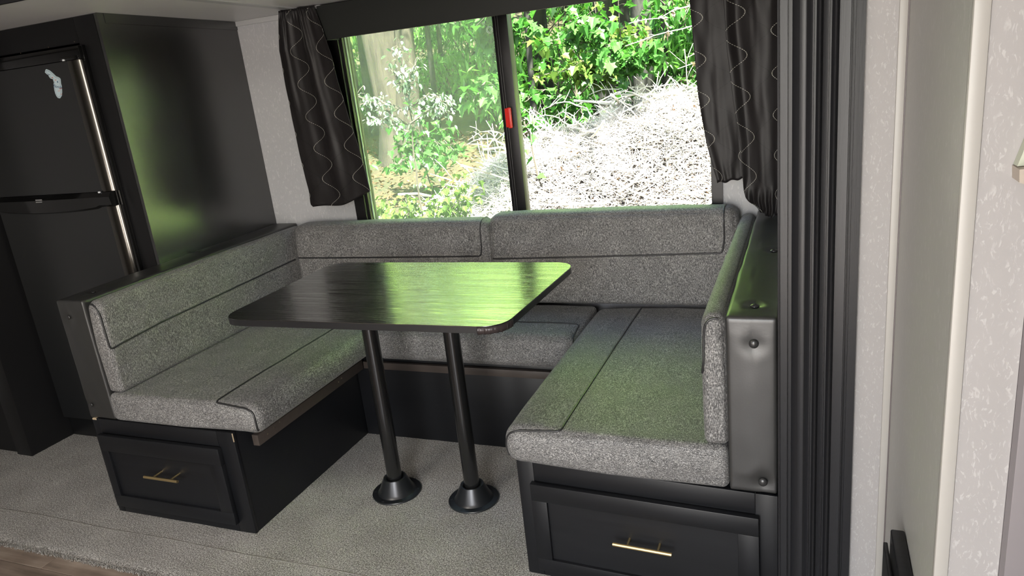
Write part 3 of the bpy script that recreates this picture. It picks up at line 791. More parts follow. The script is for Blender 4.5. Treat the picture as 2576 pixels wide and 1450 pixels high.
piping(r7, o7, [(1.120, -.127, .6500), (1.99, -.1285, .6665), (1.998, -.128, .71), (1.998, -.126, .78), (1.998, -.10, .820), (1.998, -.03, .822)],
       [[(1.125, -.13, .659), (1.981, -.13, .6755), (1.988, -.129, .78)], [(1.125, -.13, .641), (2.0, -.13, .6575)]])

# ------------------------------------------------------------------ table
tb = root('dinette_table', (1.10, -.785, 0), 'black woodgrain table with rounded corners on two black pedestal legs', 'table')
def round_poly(C, R, n=9):
    out = []
    for i, p in enumerate(C):
        p = Vector(p); a = Vector(C[i-1])-p; b = Vector(C[(i+1) % len(C)])-p; r_ = R[i]
        la_, lb_ = a.normalized(), b.normalized(); P0 = p+la_*r_; P2 = p+lb_*r_
        for k in range(n+1):
            t = k/n; out.append(tuple((1-t)**2*P0+2*t*(1-t)*(p*.92+(P0+P2)*.04)+t*t*P2))
    return out
TC = [(.6540, -1.1005), (1.5600, -1.0905), (1.5810, -.4980), (.6430, -.4900)]
poly = round_poly(TC, [.075, .068, .075, .070])
bm = bmesh.new(); prism(bm, poly, .7205, .7385, 'z'); mk('edge_band', bm, EDGE, tb, 40, (1.1, -.785, .72))
cen = Vector((1.1, -.79)); poly2 = [tuple(cen+(Vector(p)-cen)*.9975) for p in poly]
bm = bmesh.new(); prism(bm, poly2, .7386, .7402, 'z'); mk('tabletop', bm, TABLETOP, tb, 40, (1.1, -.785, .738))
# crumpled tape around the front right corner
bm = bmesh.new(); cor = [p for p in poly if p[0] > 1.485 and p[1] < -1.015]; prev = None; rnd = random.Random(2)
dense = []
for a, b in zip(cor, cor[1:]):
    for i in range(6): dense.append(Vector(a)+(Vector(b)-Vector(a))*i/6)
for i, p in enumerate(dense):
    nrm = Vector((p.x-1.5, p.y+1.03)).normalized(); off = .0012+.0022*abs(mnoise.noise(Vector((i*.45, 0, 0))))
    q = p+nrm*off; dz = .0035*abs(mnoise.noise(Vector((i*.3, 5, 0))))
    cur = [bm.verts.new((q.x, q.y, .7380)), bm.verts.new((q.x+nrm.x*.0012*rnd.random(), q.y+nrm.y*.0012, .729)), bm.verts.new((q.x, q.y, .7195-dz))]
    if prev:
        for k in range(2): bm.faces.new((prev[k], cur[k], cur[k+1], prev[k+1]))
    prev = cur
tp = mk('edge_tape', bm, EDGETAPE, tb, 30, (1.55, -1.07, .72)); tp['label'] = 'crumpled tape peeling round the front corner'
md = tp.modifiers.new('thickness', 'SOLIDIFY'); md.thickness = .0006
for (lx, ly, lx2) in ((.957, -.790, .9585), (1.2440, -.777, 1.2455)):
    lg = root('leg', (0, 0, 0), None, None); lg.parent = tb; lg.location = Vector((lx, ly, 0))-worldloc(tb)
    bm = bmesh.new(); add_tube(bm, [(lx, ly, .050), (lx2, ly, .7190)], .0255, 40); bmesh.ops.recalc_face_normals(bm, faces=bm.faces); mk('pole', bm, LEGMETAL, lg, 50, (lx, ly, .05))
    bm = bmesh.new()
    lathe(bm, [(.0835, 0), (.0850, .003), (.0840, .0065), (.0660, .0080), (.0630, .0110), (.0590, .0165), (.0405, .0560), (.0385, .0600), (.0345, .0605), (.0300, .0585), (.0265, .0540), (.0258, .050)], (lx, ly, 0), 56)
    mk('floor_flange', bm, FLANGE, lg, 35, (lx, ly, 0))
    bm = bmesh.new(); lathe(bm, [(.027, 0), (.035, .004), (.06, .010), (.075, .0140)], (lx2, ly, .7060), 40); mk('top_socket', bm, FLANGE, lg, 35, (lx2, ly, .706))
    for k in range(6):
        a = math.radians(20+60*k); bm = bmesh.new(); add_tube(bm, [(lx+.075*math.cos(a), ly+.075*math.sin(a), .0068), (lx+.075*math.cos(a), ly+.075*math.sin(a), .0086)], .0042, 10)
        mk('screw_head', bm, FLANGE, lg, 40, (lx+.075*math.cos(a), ly+.075*math.sin(a), .0068))

# ------------------------------------------------------------------ tall cabinet with refrigerator
tc = root('tall_cabinet', (-.42, -.34, 0), 'tall black cabinet built around the refrigerator', 'cabinet')
YC = -.684
def slab(name, poly_yz, x0, x1, mat, parent, bev=0):
    bm = bmesh.new(); prism(bm, poly_yz, x0, x1, 'x'); return mk(name, bm, mat, parent, None, ((x0+x1)/2, poly_yz[0][0], poly_yz[0][1]))
slab('side_panel', [(YC+.002, -.006), (-.001, -.006), (-.001, ceilz(0)-.001), (YC+.002, ceilz(YC)+.0005)], -.016, -.0085+.0075, CABLAM, tc)
slab('edge_strip', [(YC, -.006), (YC+.028, -.006), (YC+.028, ceilz(YC)), (YC, ceilz(YC))], -.0015, .0006, CABLAM, tc)
slab('top_strip', [(YC+.0285, ceilz(YC)-.034), (-.001, ceilz(0)-.034), (-.001, ceilz(0)-.001), (YC+.0285, ceilz(YC)-.001)], -.0015, .0022, CABLAM, tc)
box('stile', -.1144, -.0165, YC, YC+.018, -.006, ceilz(YC)-.002, CABFACE, tc, bev=.001)
box('upper_panel', -.778, -.1152, YC, YC+.018, 1.60, ceilz(YC)-.002, CABFACE, tc, bev=.001)
box('lower_panel', -.778, -.1152, YC, YC+.018, -.006, .085, CABFACE, tc, bev=.001)
box('back_panel', -.778, -.0165, -.03, -.001, -.006, 1.66, CABFACE, tc, bev=0)
lc = root('side_cabinet', (-1.2, -.6, 0), 'dark floor-standing cabinet end, left of the refrigerator', 'cabinet')
box('end_panel', -.872, -.779, -.8810, -.001, -.006, 1.69, CABFACE, lc, bev=.0015)
box('cabinet_front', -1.60, -.8725, -.868, -.001, .002, 1.685, CABFACE, lc, bev=.001)
fr = root('refrigerator', (-.43, -.36, .09), 'two-door dark stainless refrigerator with brushed rounded door edges', 'refrigerator')
FX0, FX1, FY = -.756, -.103, -.7180
box('body', -.765, -.118, -.683, -.05, .090, 1.590, GLOSSBLACK, fr, bev=.002)
box('trim_frame', -.098-.012, -.0895, -.6985, -.6845, .090, 1.592, GLOSSBLACK, fr, bev=.0015)
def fdoor(name, z0, z1):
    dr = root(name, (0, 0, 0), None, None); dr.parent = fr; dr.location = Vector(((FX0+FX1)/2, FY, z0))-worldloc(fr)
    # flat face and rounded brushed edge
    bm = bmesh.new(); prof = [(FX0, -.6855), (FX0, FY), (FX1-.052, FY)]; prof += [(FX1-.052, -.6855)]
    prism(bm, prof, z0, z1, 'z'); mk('door_face', bm, FRIDGE, dr, 30, (FX0, FY, z0))
    bm = bmesh.new(); R_ = .024
    prof = [(FX1-.0518, -.6855), (FX1-.0518, FY)]
    for i in range(13):
        a = math.radians(90*i/12); prof.append((FX1-.050+.050*math.sin(a), FY+.026-.026*math.cos(a)))
    prof += [(FX1, -.6855)]
    prism(bm, prof, z0, z1, 'z'); mk('rounded_edge', bm, STEEL, dr, 40, (FX1, FY, z0)); return dr
fd1 = fdoor('freezer_door', 1.0800, 1.5440); fd2 = fdoor('fridge_door', .105, 1.0260)
# handle band between the doors: a curved scoop
bm = bmesh.new(); N = 30; ringv = []
for i in range(N+1):
    x = FX0+(FX1-.004-FX0)*i/N; s = i/N
    deep = .012+.010*math.sin(math.pi*min(1, max(0, (s-.02)/.8)))
    zb = 1.022-.016*math.sin(math.pi*min(1, s/.9))**.6 if s < .9 else 1.024
    ringv.append([bm.verts.new(c) for c in ((x, -.6855, 1.0790), (x, FY-.006, 1.0790), (x, FY-.006-deep, 1.062), (x, FY-.002-deep, zb+.008), (x, FY-.002, zb), (x, -.6855, zb+.004))])
for i in range(N):
    for k in range(6): bm.faces.new((ringv[i][k], ringv[i+1][k], ringv[i+1][(k+1) % 6], ringv[i][(k+1) % 6]))
bm.faces.new(ringv[0]); bm.faces.new(ringv[-1][::-1]); bmesh.ops.recalc_face_normals(bm, faces=bm.faces)
hb = mk('handle_band', bm, GLOSSBLACK, fd2, 35, (FX0, FY, 1.02)); hb['label'] = 'gloss black curved handle band'
# badge: a two-line row of tiny print
bm = bmesh.new()
for k in range(8): 
    bbox(bm, -.487+k*.0045, -.4838+k*.0045, FY-.0275, FY-.0262, 1.0625, 1.0672); bbox(bm, -.486+k*.0043, -.483+k*.0043, FY-.0290, FY-.0272, 1.0555, 1.0590)
bg = mk('badge', bm, BADGE, fr, None, (-.48, FY, 1.055)); bg['label'] = 'tiny silver badge'
box('top_cap', -.765, -.093, -.7120, -.6845, 1.5460, 1.5900, GLOSSBLACK, fr, bev=.002)
hi = box('hinge', -.185, -.105, -.724, -.6950, 1.5450, 1.5570, GLOSSBLACK, fr, bev=.003)
for zz in (1.5445, 1.0765):
    bm = bmesh.new(); lathe(bm, [(.004, 0), (.005, .001), (.005, .005), (.003, .0065)], (-.160, -.7265, zz), 12); mk('hinge_pin', bm, mat_simple('white_pin_%d' % int(zz*100), (.6, .62, .65), .25), hi, 40, (-.16, -.72, zz))
for xx in (-.42, -.27, -.135):
    bm = bmesh.new(); add_tube(bm, [(xx, -.684, 1.598+(xx+.42)*.03), (xx, -.6852, 1.598+(xx+.42)*.03)], .002, 8); mk('trim_screw', bm, SCREWM, tc, 40, (xx, -.684, 1.598))
# state shaped magnet on the freezer door
mg = root('fridge_magnet', (-.215, FY-.001, 1.47), 'pale blue state shaped magnet on the upper refrigerator door', 'magnet')
OUT = [(-0.2476, 1.5244), (-0.2547, 1.5156), (-0.249, 1.5097), (-0.2407, 1.5048), (-0.24, 1.4993), (-0.2355, 1.4927), (-0.2245, 1.4896), (-0.2236, 1.4773), (-0.2277, 1.4722), (-0.232, 1.452), (-0.2325, 1.4411), (-0.2304, 1.4313), (-0.2252, 1.4239), (-0.2159, 1.4217), (-0.2047, 1.429), (-0.1978, 1.4408), (-0.1934, 1.454), (-0.1911, 1.462), (-0.1913, 1.4716), (-0.1873, 1.4861), (-0.1896, 1.4904), (-0.1961, 1.4944), (-0.205, 1.4973), (-0.2164, 1.5092), (-0.2282, 1.5198), (-0.2421, 1.5259)]
OUT = [(x-.022, z+.002) for x, z in OUT]
MY = FY-.0022
bm = bmesh.new(); prism(bm, OUT, MY, FY-.0002, 'y'); mk('magnet_plate', bm, MAGBASE, mg, None, (-.235, FY, 1.47))
inner = []
C0 = Vector((-.237, 1.4695))
for i, p in enumerate(OUT):
    a = Vector(OUT[i-1]); b = Vector(OUT[(i+1) % len(OUT)]); t_ = (b-a).normalized(); nn = Vector((-t_.y, t_.x))
    inner.append(Vector(p)+nn*.0042)
bm = bmesh.new(); add_tube(bm, [(p.x, MY-.0001, p.y) for p in inner]+[(inner[0].x, MY-.0001, inner[0].y)], .0006, 4, False); mk('magnet_outline', bm, MAGINK, mg, None, (-.235, FY, 1.47))
def flat_text(name, body, x, z, size, rot, mat, parent):
    cu_ = bpy.data.curves.new(name, 'FONT'); cu_.body = body; cu_.size = size; cu_.extrude = .0002; cu_.align_x = 'CENTER'; cu_.align_y = 'CENTER'; cu_.shear = .35; cu_.resolution_u = 3
    o = bpy.data.objects.new(name, cu_); dg = bpy.context.evaluated_depsgraph_get(); COL.objects.link(o)
    bpy.context.view_layer.update(); me = bpy.data.meshes.new_from_object(o.evaluated_get(bpy.context.evaluated_depsgraph_get())); bpy.data.objects.remove(o)
    me.transform(Matrix.Translation((x, MY-.0004, z)) @ Matrix.Rotation(rot, 4, 'Y') @ Matrix.Rotation(math.radians(90), 4, 'X'))
    me.materials.clear(); return link(name, me, mat, parent, (x, MY, z))
flat_text('magnet_lettering', 'Florida', -.2335, 1.4640, .0150, math.radians(14), MAGBLUE, mg)
for i, (xx, zz, ww, hh, mm) in enumerate(((-.2195, 1.4565, .013, .0035, MAGRED), (-.231, 1.449, .012, .0016, MAGRED), (-.246, 1.4965, .006, .003, MAGRED), (-.233, 1.487, .005, .003, MAGRED), (-.226, 1.480, .004, .006, MAGBLUE), (-.259, 1.5085, .014, .002, MAGINK), (-.224, 1.437, .008, .0014, MAGRED), (-.221, 1.4335, .007, .0012, MAGINK))):
    bm = bmesh.new(); bbox(bm, xx-ww/2, xx+ww/2, MY-.0004, MY-.0001, zz-hh/2, zz+hh/2); mk('magnet_print', bm, mm, mg, None, (xx, MY, zz))

# ------------------------------------------------------------------ things at the right
bd = root('black_board', (2.4445, -1.55, 0), 'thick black painted board standing against the grey side wall', 'board')
bm = bmesh.new(); bbox(bm, 2.4055, 2.4275, -2.00, -1.412, -.006, .510, .003)
mk('board', bm, BLACKWOOD, bd, 35, (2.416, -1.6, 0))
bd2 = root('black_board', (2.39, -1.5, 0), 'thin black painted board at the foot of the white wall', 'board')
bm = bmesh.new(); bbox(bm, 2.3964, 2.4035, -2.00, -1.400, -.006, .473, .0015)
mk('board', bm, BLACKWOOD, bd2, 35, (2.395, -1.6, 0))
sh = root('wall_bracket', (2.5, -1.72, 1.18), 'small beige block sticking out at the right edge', 'bracket')
bm = bmesh.new(); prism(bm, [(2.4755, 1.1905), (2.4765, 1.1765), (2.4900, 1.1700), (2.5005, 1.1680), (2.5005, 1.1920)], -1.7300, -1.6975, 'y')
mk('block', bm, mat_simple('beige_vinyl_block', (.34, .29, .24), .5), sh, None, (2.5, -1.71, 1.17))
bm = bmesh.new(); prism(bm, [(2.4765, 1.1915), (2.5005, 1.1925), (2.5005, 1.250), (2.4900, 1.2400)], -1.7150, -1.6975, 'y')
mk('cap', bm, mat_simple('sage_vinyl_cap', (.40, .42, .33), .5), sh, None, (2.5, -1.71, 1.2))

# ------------------------------------------------------------------ outdoors
def gz(x, y):
    z = -.75
    if y > 5: z = -.75+.16*(y-5)+.004*(y-5)**2
    return z+.10*mnoise.noise(Vector((x*.35, y*.35, 0)))
bm = bmesh.new(); nx, ny = 90, 80
gg = [[None]*(nx+1) for _ in range(ny+1)]
for j in range(ny+1):
    for i in range(nx+1):
        x = -45+75*i/nx; y = .12+44*(j/ny)**1.5; gg[j][i] = bm.verts.new((x, y, gz(x, y)))
for j in range(ny):
    for i in range(nx): bm.faces.new((gg[j][i], gg[j][i+1], gg[j+1][i+1], gg[j+1][i]))
gr = mk('ground', bm, GROUND, None, 180, (0, 10, 0)); gr['kind'] = 'structure'

def leaf_poly(kind):
    if kind == 'maple':
        return [(0, 0), (.16, .06), (.42, .02), (.34, .22), (.52, .46), (.28, .50), (.22, .66), (0, 1.0), (-.22, .66), (-.28, .50), (-.52, .46), (-.34, .22), (-.42, .02), (-.16, .06)]
    if kind == 'oval':
        return [(0, 0), (.20, .2), (.27, .48), (.16, .8), (0, 1), (-.16, .8), (-.27, .48), (-.20, .2)]
    return [(0, 0), (.13, .3), (.12, .65), (0, 1), (-.12, .65), (-.13, .3)]
def leaf_mesh(kind, mat):
    me = bpy.data.meshes.new('leaf'); P = leaf_poly(kind); h = len(P)
    vs = [(x, y, .22*abs(x)-.18*y*y) for x, y in P]
    half = h//2 if kind != 'leaf' else h//2
    tipi = max(range(h), key=lambda i: P[i][1])
    me.from_pydata(vs, [], [list(range(0, tipi+1)), [tipi]+list(range(tipi+1, h))+[0]])
    me.materials.append(mat); return me
def add_leaf(bm, kind, loc, rotm, size):
    P = leaf_poly(kind); tipi = max(range(len(P)), key=lambda i: P[i][1])
    vs = [bm.verts.new(loc+rotm @ Vector((x*size, y*size, (.22*abs(x)-.18*y*y)*size))) for x, y in P]
    bm.faces.new(vs[:tipi+1]); bm.faces.new([vs[tipi]]+vs[tipi+1:]+[vs[0]])
LM = {}
def leafset(kind, mat):
    k = (kind, mat.name)
    if k not in LM: LM[k] = leaf_mesh(kind, mat)
    return LM[k]
def rot_rand(rnd, tilt=.8):
    # leaf lies roughly flat, hanging outward
    return Matrix.Rotation(rnd.uniform(0, 6.28), 3, 'Z') @ Matrix.Rotation(rnd.uniform(-tilt-.5, -.0), 3, 'X') @ Matrix.Rotation(rnd.uniform(-.6, .6), 3, 'Y')
def sapling(name, label, cat, base, branches, kind, mat, size, n_each, seed, barkm=TWIG, r0=.014, spread=.16, group=None, maxparts=300, grouped_extra=0):
    """branches: list of polylines (world); leaves scatter around each"""
    rnd = random.Random(seed); rt = root(name, base, label, cat, group)
    bm = bmesh.new(); spots = []
    for br in branches:
        pts = [Vector(p) for p in br]; fine = []
        for a, b in zip(pts, pts[1:]):
            for i in range(6): fine.append(a+(b-a)*i/6+Vector((rnd.gauss(0, .008), rnd.gauss(0, .008), rnd.gauss(0, .008))))
        fine.append(pts[-1]); n = len(fine)
        add_tube(bm, fine, [r0*(1-.8*i/n) for i in range(n)], 5)
        for k in range(n_each):
            t = rnd.random()**.7; i = int(t*(n-1)); p = fine[i]
            d = Vector((rnd.gauss(0, 1), rnd.gauss(0, 1), rnd.gauss(0, .55))).normalized()*rnd.uniform(.02, spread)*(.4+t)
            q = p+d
            if rnd.random() < .3: add_tube(bm, [p, p+d*.5+Vector((0, 0, .01)), q], .0022, 3)
            spots.append(q)
    mk('stem', bm, barkm, rt, 60, rt.location)
    me = leafset(kind, mat); rnd.shuffle(spots)
    extra = bmesh.new(); ne = 0
    for i, q in enumerate(spots):
        s = size*rnd.uniform(.65, 1.2); R3 = rot_rand(rnd)
        if i < maxparts:
            o = bpy.data.objects.new('leaf', me); COL.objects.link(o); o.parent = rt
            o.matrix_local = Matrix.Translation(q-rt.location) @ R3.to_4x4() @ Matrix.Scale(s, 4)
        else: add_leaf(extra, kind, q, R3, s); ne += 1
    if ne: 
        e = mk('foliage', extra, mat, rt, None, rt.location); e['kind'] = 'stuff'
    else: extra.free()
    return rt
def spray(rnd, base, cx, cy, cz, w, h, n):
    """n branches from a stem going through the region centred cx,cy,cz"""
    out = []
    for i in range(n):
        e = Vector((cx+rnd.uniform(-w, w), cy+rnd.uniform(-.4, .4), cz+rnd.uniform(-h, h)))
        m = Vector(base).lerp(e, .55)+Vector((rnd.uniform(-.1, .1), 0, rnd.uniform(.05, .25))); out.append([base, tuple(m), tuple(e)])
    return out
rn = random.Random(5)
def G(x, y): return (x, y, gz(x, y)-.02)
# shrub left of the window centre, sun glare painted into its leaf colour
b0 = G(-1.9, 4.7)
brs = [[b0, (-1.85, 4.6, .4), (-1.75, 4.5, 1.15), (-1.74, 4.45, 1.78)], [(-1.80, 4.55, .85), (-2.15, 4.5, 1.15), (-2.48, 4.4, 1.30)], [(-1.78, 4.5, 1.0), (-2.1, 4.45, 1.2), (-2.45, 4.4, 1.12)], [(-1.77, 4.5, 1.05), (-1.5, 4.5, 1.2), (-1.22, 4.4, 1.08)], [(-1.8, 4.5, .9), (-1.5, 4.5, 1.05), (-1.20, 4.4, .98)], [(-1.8, 4.5, .8), (-2.1, 4.5, 1.0), (-2.25, 4.4, .95)], [(-1.76, 4.48, 1.2), (-1.85, 4.45, 1.45), (-1.72, 4.4, 1.75)], [(-1.76, 4.48, 1.25), (-1.66, 4.45, 1.4), (-1.55, 4.4, 1.5)]]
sapling('pale_shrub', 'shrub with small leaves coloured pale for strong sun glare behind the left pane', 'shrub', b0, brs, 'oval', LEAFP, .062, 85, 21, spread=.13)
# maple saplings
b1 = G(-.55, 5.4)
sapling('maple_sapling', 'bright maple sapling behind the window divider, left side', 'tree', b1, [[b1, (-.7, 5.3, .6), (-.95, 5.2, 1.3), (-1.1, 5.1, 2.0)]]+spray(rn, (-.85, 5.25, 1.0), -1.15, 5.1, 1.12, .42, .10, 4)+spray(rn, (-1.0, 5.2, 1.5), -.98, 5.0, 1.86, .42, .16, 4), 'maple', LEAF, .13, 46, 22)
b2 = G(.35, 6.3)
sapling('maple_sapling', 'leafy maple sapling spreading across the right pane', 'tree', b2, [[b2, (.35, 6.2, .6), (.25, 6.0, 1.3), (.3, 5.8, 2.2)]]+spray(rn, (.3, 6.0, 1.2), .15, 5.7, 1.55, .75, .30, 11), 'maple', LEAF, .13, 44, 23, spread=.24)
b3 = G(1.5, 6.8)
sapling('maple_sapling', 'yellow green sapling at the upper right of the window', 'tree', b3, [[b3, (1.5, 6.6, .9), (1.45, 6.2, 1.6), (1.4, 6.0, 2.3)]]+spray(rn, (1.45, 6.3, 1.3), 1.05, 5.9, 1.62, .55, .30, 7), 'oval', LEAF, .12, 60, 24, spread=.22)
b4 = G(-.3, 7.6)
sapling('maple_sapling', 'sunlit yellow green sapling deeper behind the divider', 'tree', b4, [[b4, (-.35, 7.5, .9), (-.4, 7.4, 2.2)]]+spray(rn, (-.35, 7.5, 1.0), -.5, 7.3, 1.45, .8, .45, 8), 'maple', LEAFY, .14, 44, 25, spread=.25)
b5 = G(-3.1, 7.2)
sapling('maple_sapling', 'low leafy sapling in front of the big trunk', 'tree', b5, [[b5, (-3.1, 7.1, .5), (-3.0, 7.0, 1.0)]]+spray(rn, (-3.1, 7.1, .2), -2.9, 6.8, .35, .8, .3, 8), 'maple', LEAF, .13, 36, 26, spread=.22)
# low yellow green ground plants
for i, (x, y, h, lab) in enumerate(((-2.45, 4.6, .80, 'low yellow green plant at the lower left corner of the window'), (-1.95, 4.7, .84, 'low bright green plant left of the brush pile'), (-3.1, 5.3, .70, 'leafy low plant in front of the big trunk'), (-1.50, 4.75, .98, 'small yellow green plant in front of the lowest end of the brush pile'))):
    b_ = G(x, y)
    sapling('ground_plant', lab, 'plant', b_, spray(random.Random(40+i), b_, x, y-.1, b_[2]+h-.12, .34, .16, 8), 'maple', LEAFY, .080, 44, 50+i, spread=.17, r0=.006)
b6 = G(-1.15, 8.6)
sapling('understory_sapling', 'thin sapling with sparse leaves between the trunks', 'tree', b6, [[b6, (-1.1, 8.6, 1.0), (-1.2, 8.5, 2.6)]]+spray(rn, (-1.1, 8.6, .8), -1.2, 8.4, .9, .9, .6, 7), 'maple', LEAF, .14, 30, 27, spread=.3)

# trunks
def trunk(name, label, pts, rads, mat, seg=20):
    rt = root(name, pts[0], label, 'tree'); bm = bmesh.new()
    P = [Vector(p) for p in pts]; fine = []; fr_ = []
    for i in range(len(P)-1):
        for k in range(8):
            fine.append(P[i].lerp(P[i+1], k/8)); fr_.append(rads[i]+(rads[i+1]-rads[i])*k/8)
    fine.append(P[-1]); fr_.append(rads[-1]); add_tube(bm, fine, fr_, seg)
    for v in bm.verts:
        ax = min(fine, key=lambda q: abs(q.z-v.co.z)); d = Vector((v.co.x-ax.x, v.co.y-ax.y, 0))
        v.co += d*(.16*mnoise.noise(Vector((math.atan2(d.y, d.x)*1.6, v.co.z*.35, 3))))
    bmesh.ops.recalc_face_normals(bm, faces=bm.faces); mk('trunk', bm, mat, rt, 180, pts[0]); return rt
zt = gz(-4.45, 9)
t1 = trunk('big_tree', 'massive pale tan tree trunk behind the left pane', [(-4.62, 9, zt-.2), (-4.6, 9, zt+.5), (-4.68, 9, 2.0), (-4.85, 9.1, 6), (-5.0, 9.1, 11)], [.42, .33, .31, .28, .2], BARK, 28)
t2 = trunk('big_tree', 'second tan trunk leaning beside the massive trunk', [(-4.34, 8.9, zt-.2), (-4.30, 8.9, zt+.6), (-4.18, 9, 2.2), (-3.9, 9.2, 6), (-3.6, 9.3, 11)], [.30, .23, .16, .14, .1], BARK, 22)
for i, (x, y, r_, m_, lab) in enumerate(((-6.3, 11, .14, BARKG, 'slim grey trunk left of the massive trunk'), (-2.80, 12, .14, BARKG, 'grey trunk behind the upper middle of the left pane'), (-.95, 11, .17, BARKG, 'grey trunk behind the upper middle of the right pane'), (1.9, 12, .18, BARK, 'tan trunk behind the right curtain'), (-8.2, 13, .25, BARK, 'far tan trunk behind the left curtain'))):
    z_ = gz(x, y); trunk('forest_tree', lab, [(x, y, z_-.2), (x+.05, y, z_+2), (x+.2, y+.1, z_+7), (x+.3, y, z_+11)], [r_*1.3, r_, r_*.8, r_*.4], m_, 12)
# forest foliage: understory and canopy; individual trees share meshes
def blob_mesh(name, n, size, kind, mat, sx, sz, seed, hollow=.35):
    rnd = random.Random(seed); vs = []; fs = []
    P = leaf_poly(kind); m = len(P); tipi = max(range(m), key=lambda i: P[i][1])
    for i in range(n):
        while True:
            p = Vector((rnd.uniform(-1, 1), rnd.uniform(-1, 1), rnd.uniform(-1, 1)))
            if hollow < p.length < 1 and mnoise.noise(p*2.6+Vector((seed, 0, 0))) > -.12: break
        p = Vector((p.x*sx, p.y*sx, p.z*sz)); R3 = rot_rand(rnd, 1.0); s = size*rnd.uniform(.6, 1.3); b = len(vs)
        for x, y in P:
            q = p+R3 @ Vector((x*s, y*s, (.22*abs(x)-.18*y*y)*s)); vs.append(tuple(q))
        fs.append([b+k for k in range(tipi+1)]); fs.append([b+tipi]+[b+k for k in range(tipi+1, m)]+[b])
    me = bpy.data.meshes.new(name); me.from_pydata(vs, [], fs); me.materials.append(mat); return me
bush1 = blob_mesh('foliage', 1500, .20, 'leaf3', LEAFD, 1.5, .9, 31); bush3 = blob_mesh('foliage', 1500, .2, 'leaf3', LIT_CANOPY, 1.5, 1.1, 35); bush2 = blob_mesh('foliage', 1500, .17, 'leaf3', LEAF, 1.3, .7, 32)
canA = blob_mesh('foliage', 2600, .36, 'leaf3', LIT_CANOPY, 3.2, 3.0, 33, .3); canB = blob_mesh('foliage', 2600, .34, 'leaf3', LIT_CANOPY, 3.0, 3.6, 34, .3)
rnd = random.Random(77)
spots = [(4.8, 7.2), (6.6, 8.5), (8.8, 7.5), (10.5, 10), (7.5, 11.5), (5.2, 5.2), (-7.5, 10.5), (-5.6, 12.5), (-2.3, 11), (-.6, 13), (1.2, 11.5), (2.8, 13), (-3.9, 14), (-9.5, 14), (0.2, 16), (-6.5, 16.5), (4.2, 11), (-12, 13), (-2.4, 17.5), (3, 18), (-9, 19), (-13, 20), (6.5, 15), (-5.2, 21), (0, 22)]
words = ['nearest', 'dense', 'loose', 'shaded', 'rounded', 'wide']
for i, (x, y) in enumerate(spots):
    z_ = gz(x, y); k = rnd.uniform(.8, 1.25)
    rt = root('forest_bush', (x, y, z_), 'shady green bush on the wooded slope behind the trunks', 'bush', 'bushes on the wooded slope') if x < 4 else root('forest_bush', (x, y, z_), 'bright green bush added out of view for the cabinet reflection', 'bush', 'added bushes for the cabinet reflection')  # right-hand ones added unseen to put green into the cabinet side's reflection
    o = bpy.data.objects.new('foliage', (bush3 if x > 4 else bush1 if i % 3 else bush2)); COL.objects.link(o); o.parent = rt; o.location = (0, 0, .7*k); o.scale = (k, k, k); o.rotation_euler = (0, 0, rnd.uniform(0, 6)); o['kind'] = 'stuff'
    bm = bmesh.new()
    for q in range(5): add_tube(bm, [(0, 0, -.05), (rnd.uniform(-.5, .5), rnd.uniform(-.5, .5), .8*k), (rnd.uniform(-.9, .9), rnd.uniform(-.9, .9), 1.4*k)], [.03, .02, .008], 5)
    mk('stem', bm, BARKG, rt, 60)
cansp = [(-.2, 9.2, 7.8), (11, 6.5, 4.2), (14, 10, 5), (-11, 8.5, 4.6), (-8.5, 13, 5.4), (-7.5, 9.5, 5.2), (-4, 13, 6.4), (-1, 10, 7), (1.6, 13.5, 7), (3.5, 9, 6.5), (6, 13, 7.5), (-13.5, 14, 7), (9, 9, 6), (-7, 19, 9), (-1.5, 19, 9.5), (8, 7, 8.5)]
for i, (x, y, z_) in enumerate(cansp):
    g0 = gz(x, y); k = rnd.uniform(.85, 1.2)
    rt = root('canopy_tree', (x, y, g0), 'tall leafy forest tree with its crown above the window', 'tree', 'forest trees on the slope')
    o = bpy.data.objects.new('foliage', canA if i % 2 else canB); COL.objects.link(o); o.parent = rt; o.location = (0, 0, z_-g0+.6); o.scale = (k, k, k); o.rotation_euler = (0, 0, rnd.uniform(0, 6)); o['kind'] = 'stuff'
    bm = bmesh.new(); add_tube(bm, [(0, 0, -.1), (.05, 0, 2.5), (.1, .05, z_-g0)], [.19, .15, .08], 10); mk('trunk', bm, BARKG, rt, 60)

for i, (x, y, z_) in enumerate(((-2.2, 9.6, 4.1), (-4.6, 10.6, 4.4), (-7.0, 10.2, 4.5), (-9.6, 9.6, 4.4), (-12.2, 9.0, 4.4), (-5.8, 13.5, 5.6), (-9.2, 13.2, 5.6), (-.2, 11.2, 4.6), (-12.8, 12.4, 5.4), (-2.6, 13.2, 5.6))):  # extra foliage layer added so the tabletop mirrors bright green
    g0 = gz(x, y)
    rt = root('reflection_maple', (x, y, g0), 'young maple added for green reflections, leaves coloured extra bright', 'tree', 'added maples for green reflections')
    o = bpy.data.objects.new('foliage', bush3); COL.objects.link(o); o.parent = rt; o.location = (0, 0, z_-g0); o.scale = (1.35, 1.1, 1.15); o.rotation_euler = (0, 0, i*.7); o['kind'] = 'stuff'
    bm = bmesh.new(); add_tube(bm, [(0, 0, -.1), (.04, 0, 2.0), (.08, .05, z_-g0)], [.07, .05, .03], 8); mk('trunk', bm, BARKG, rt, 60)

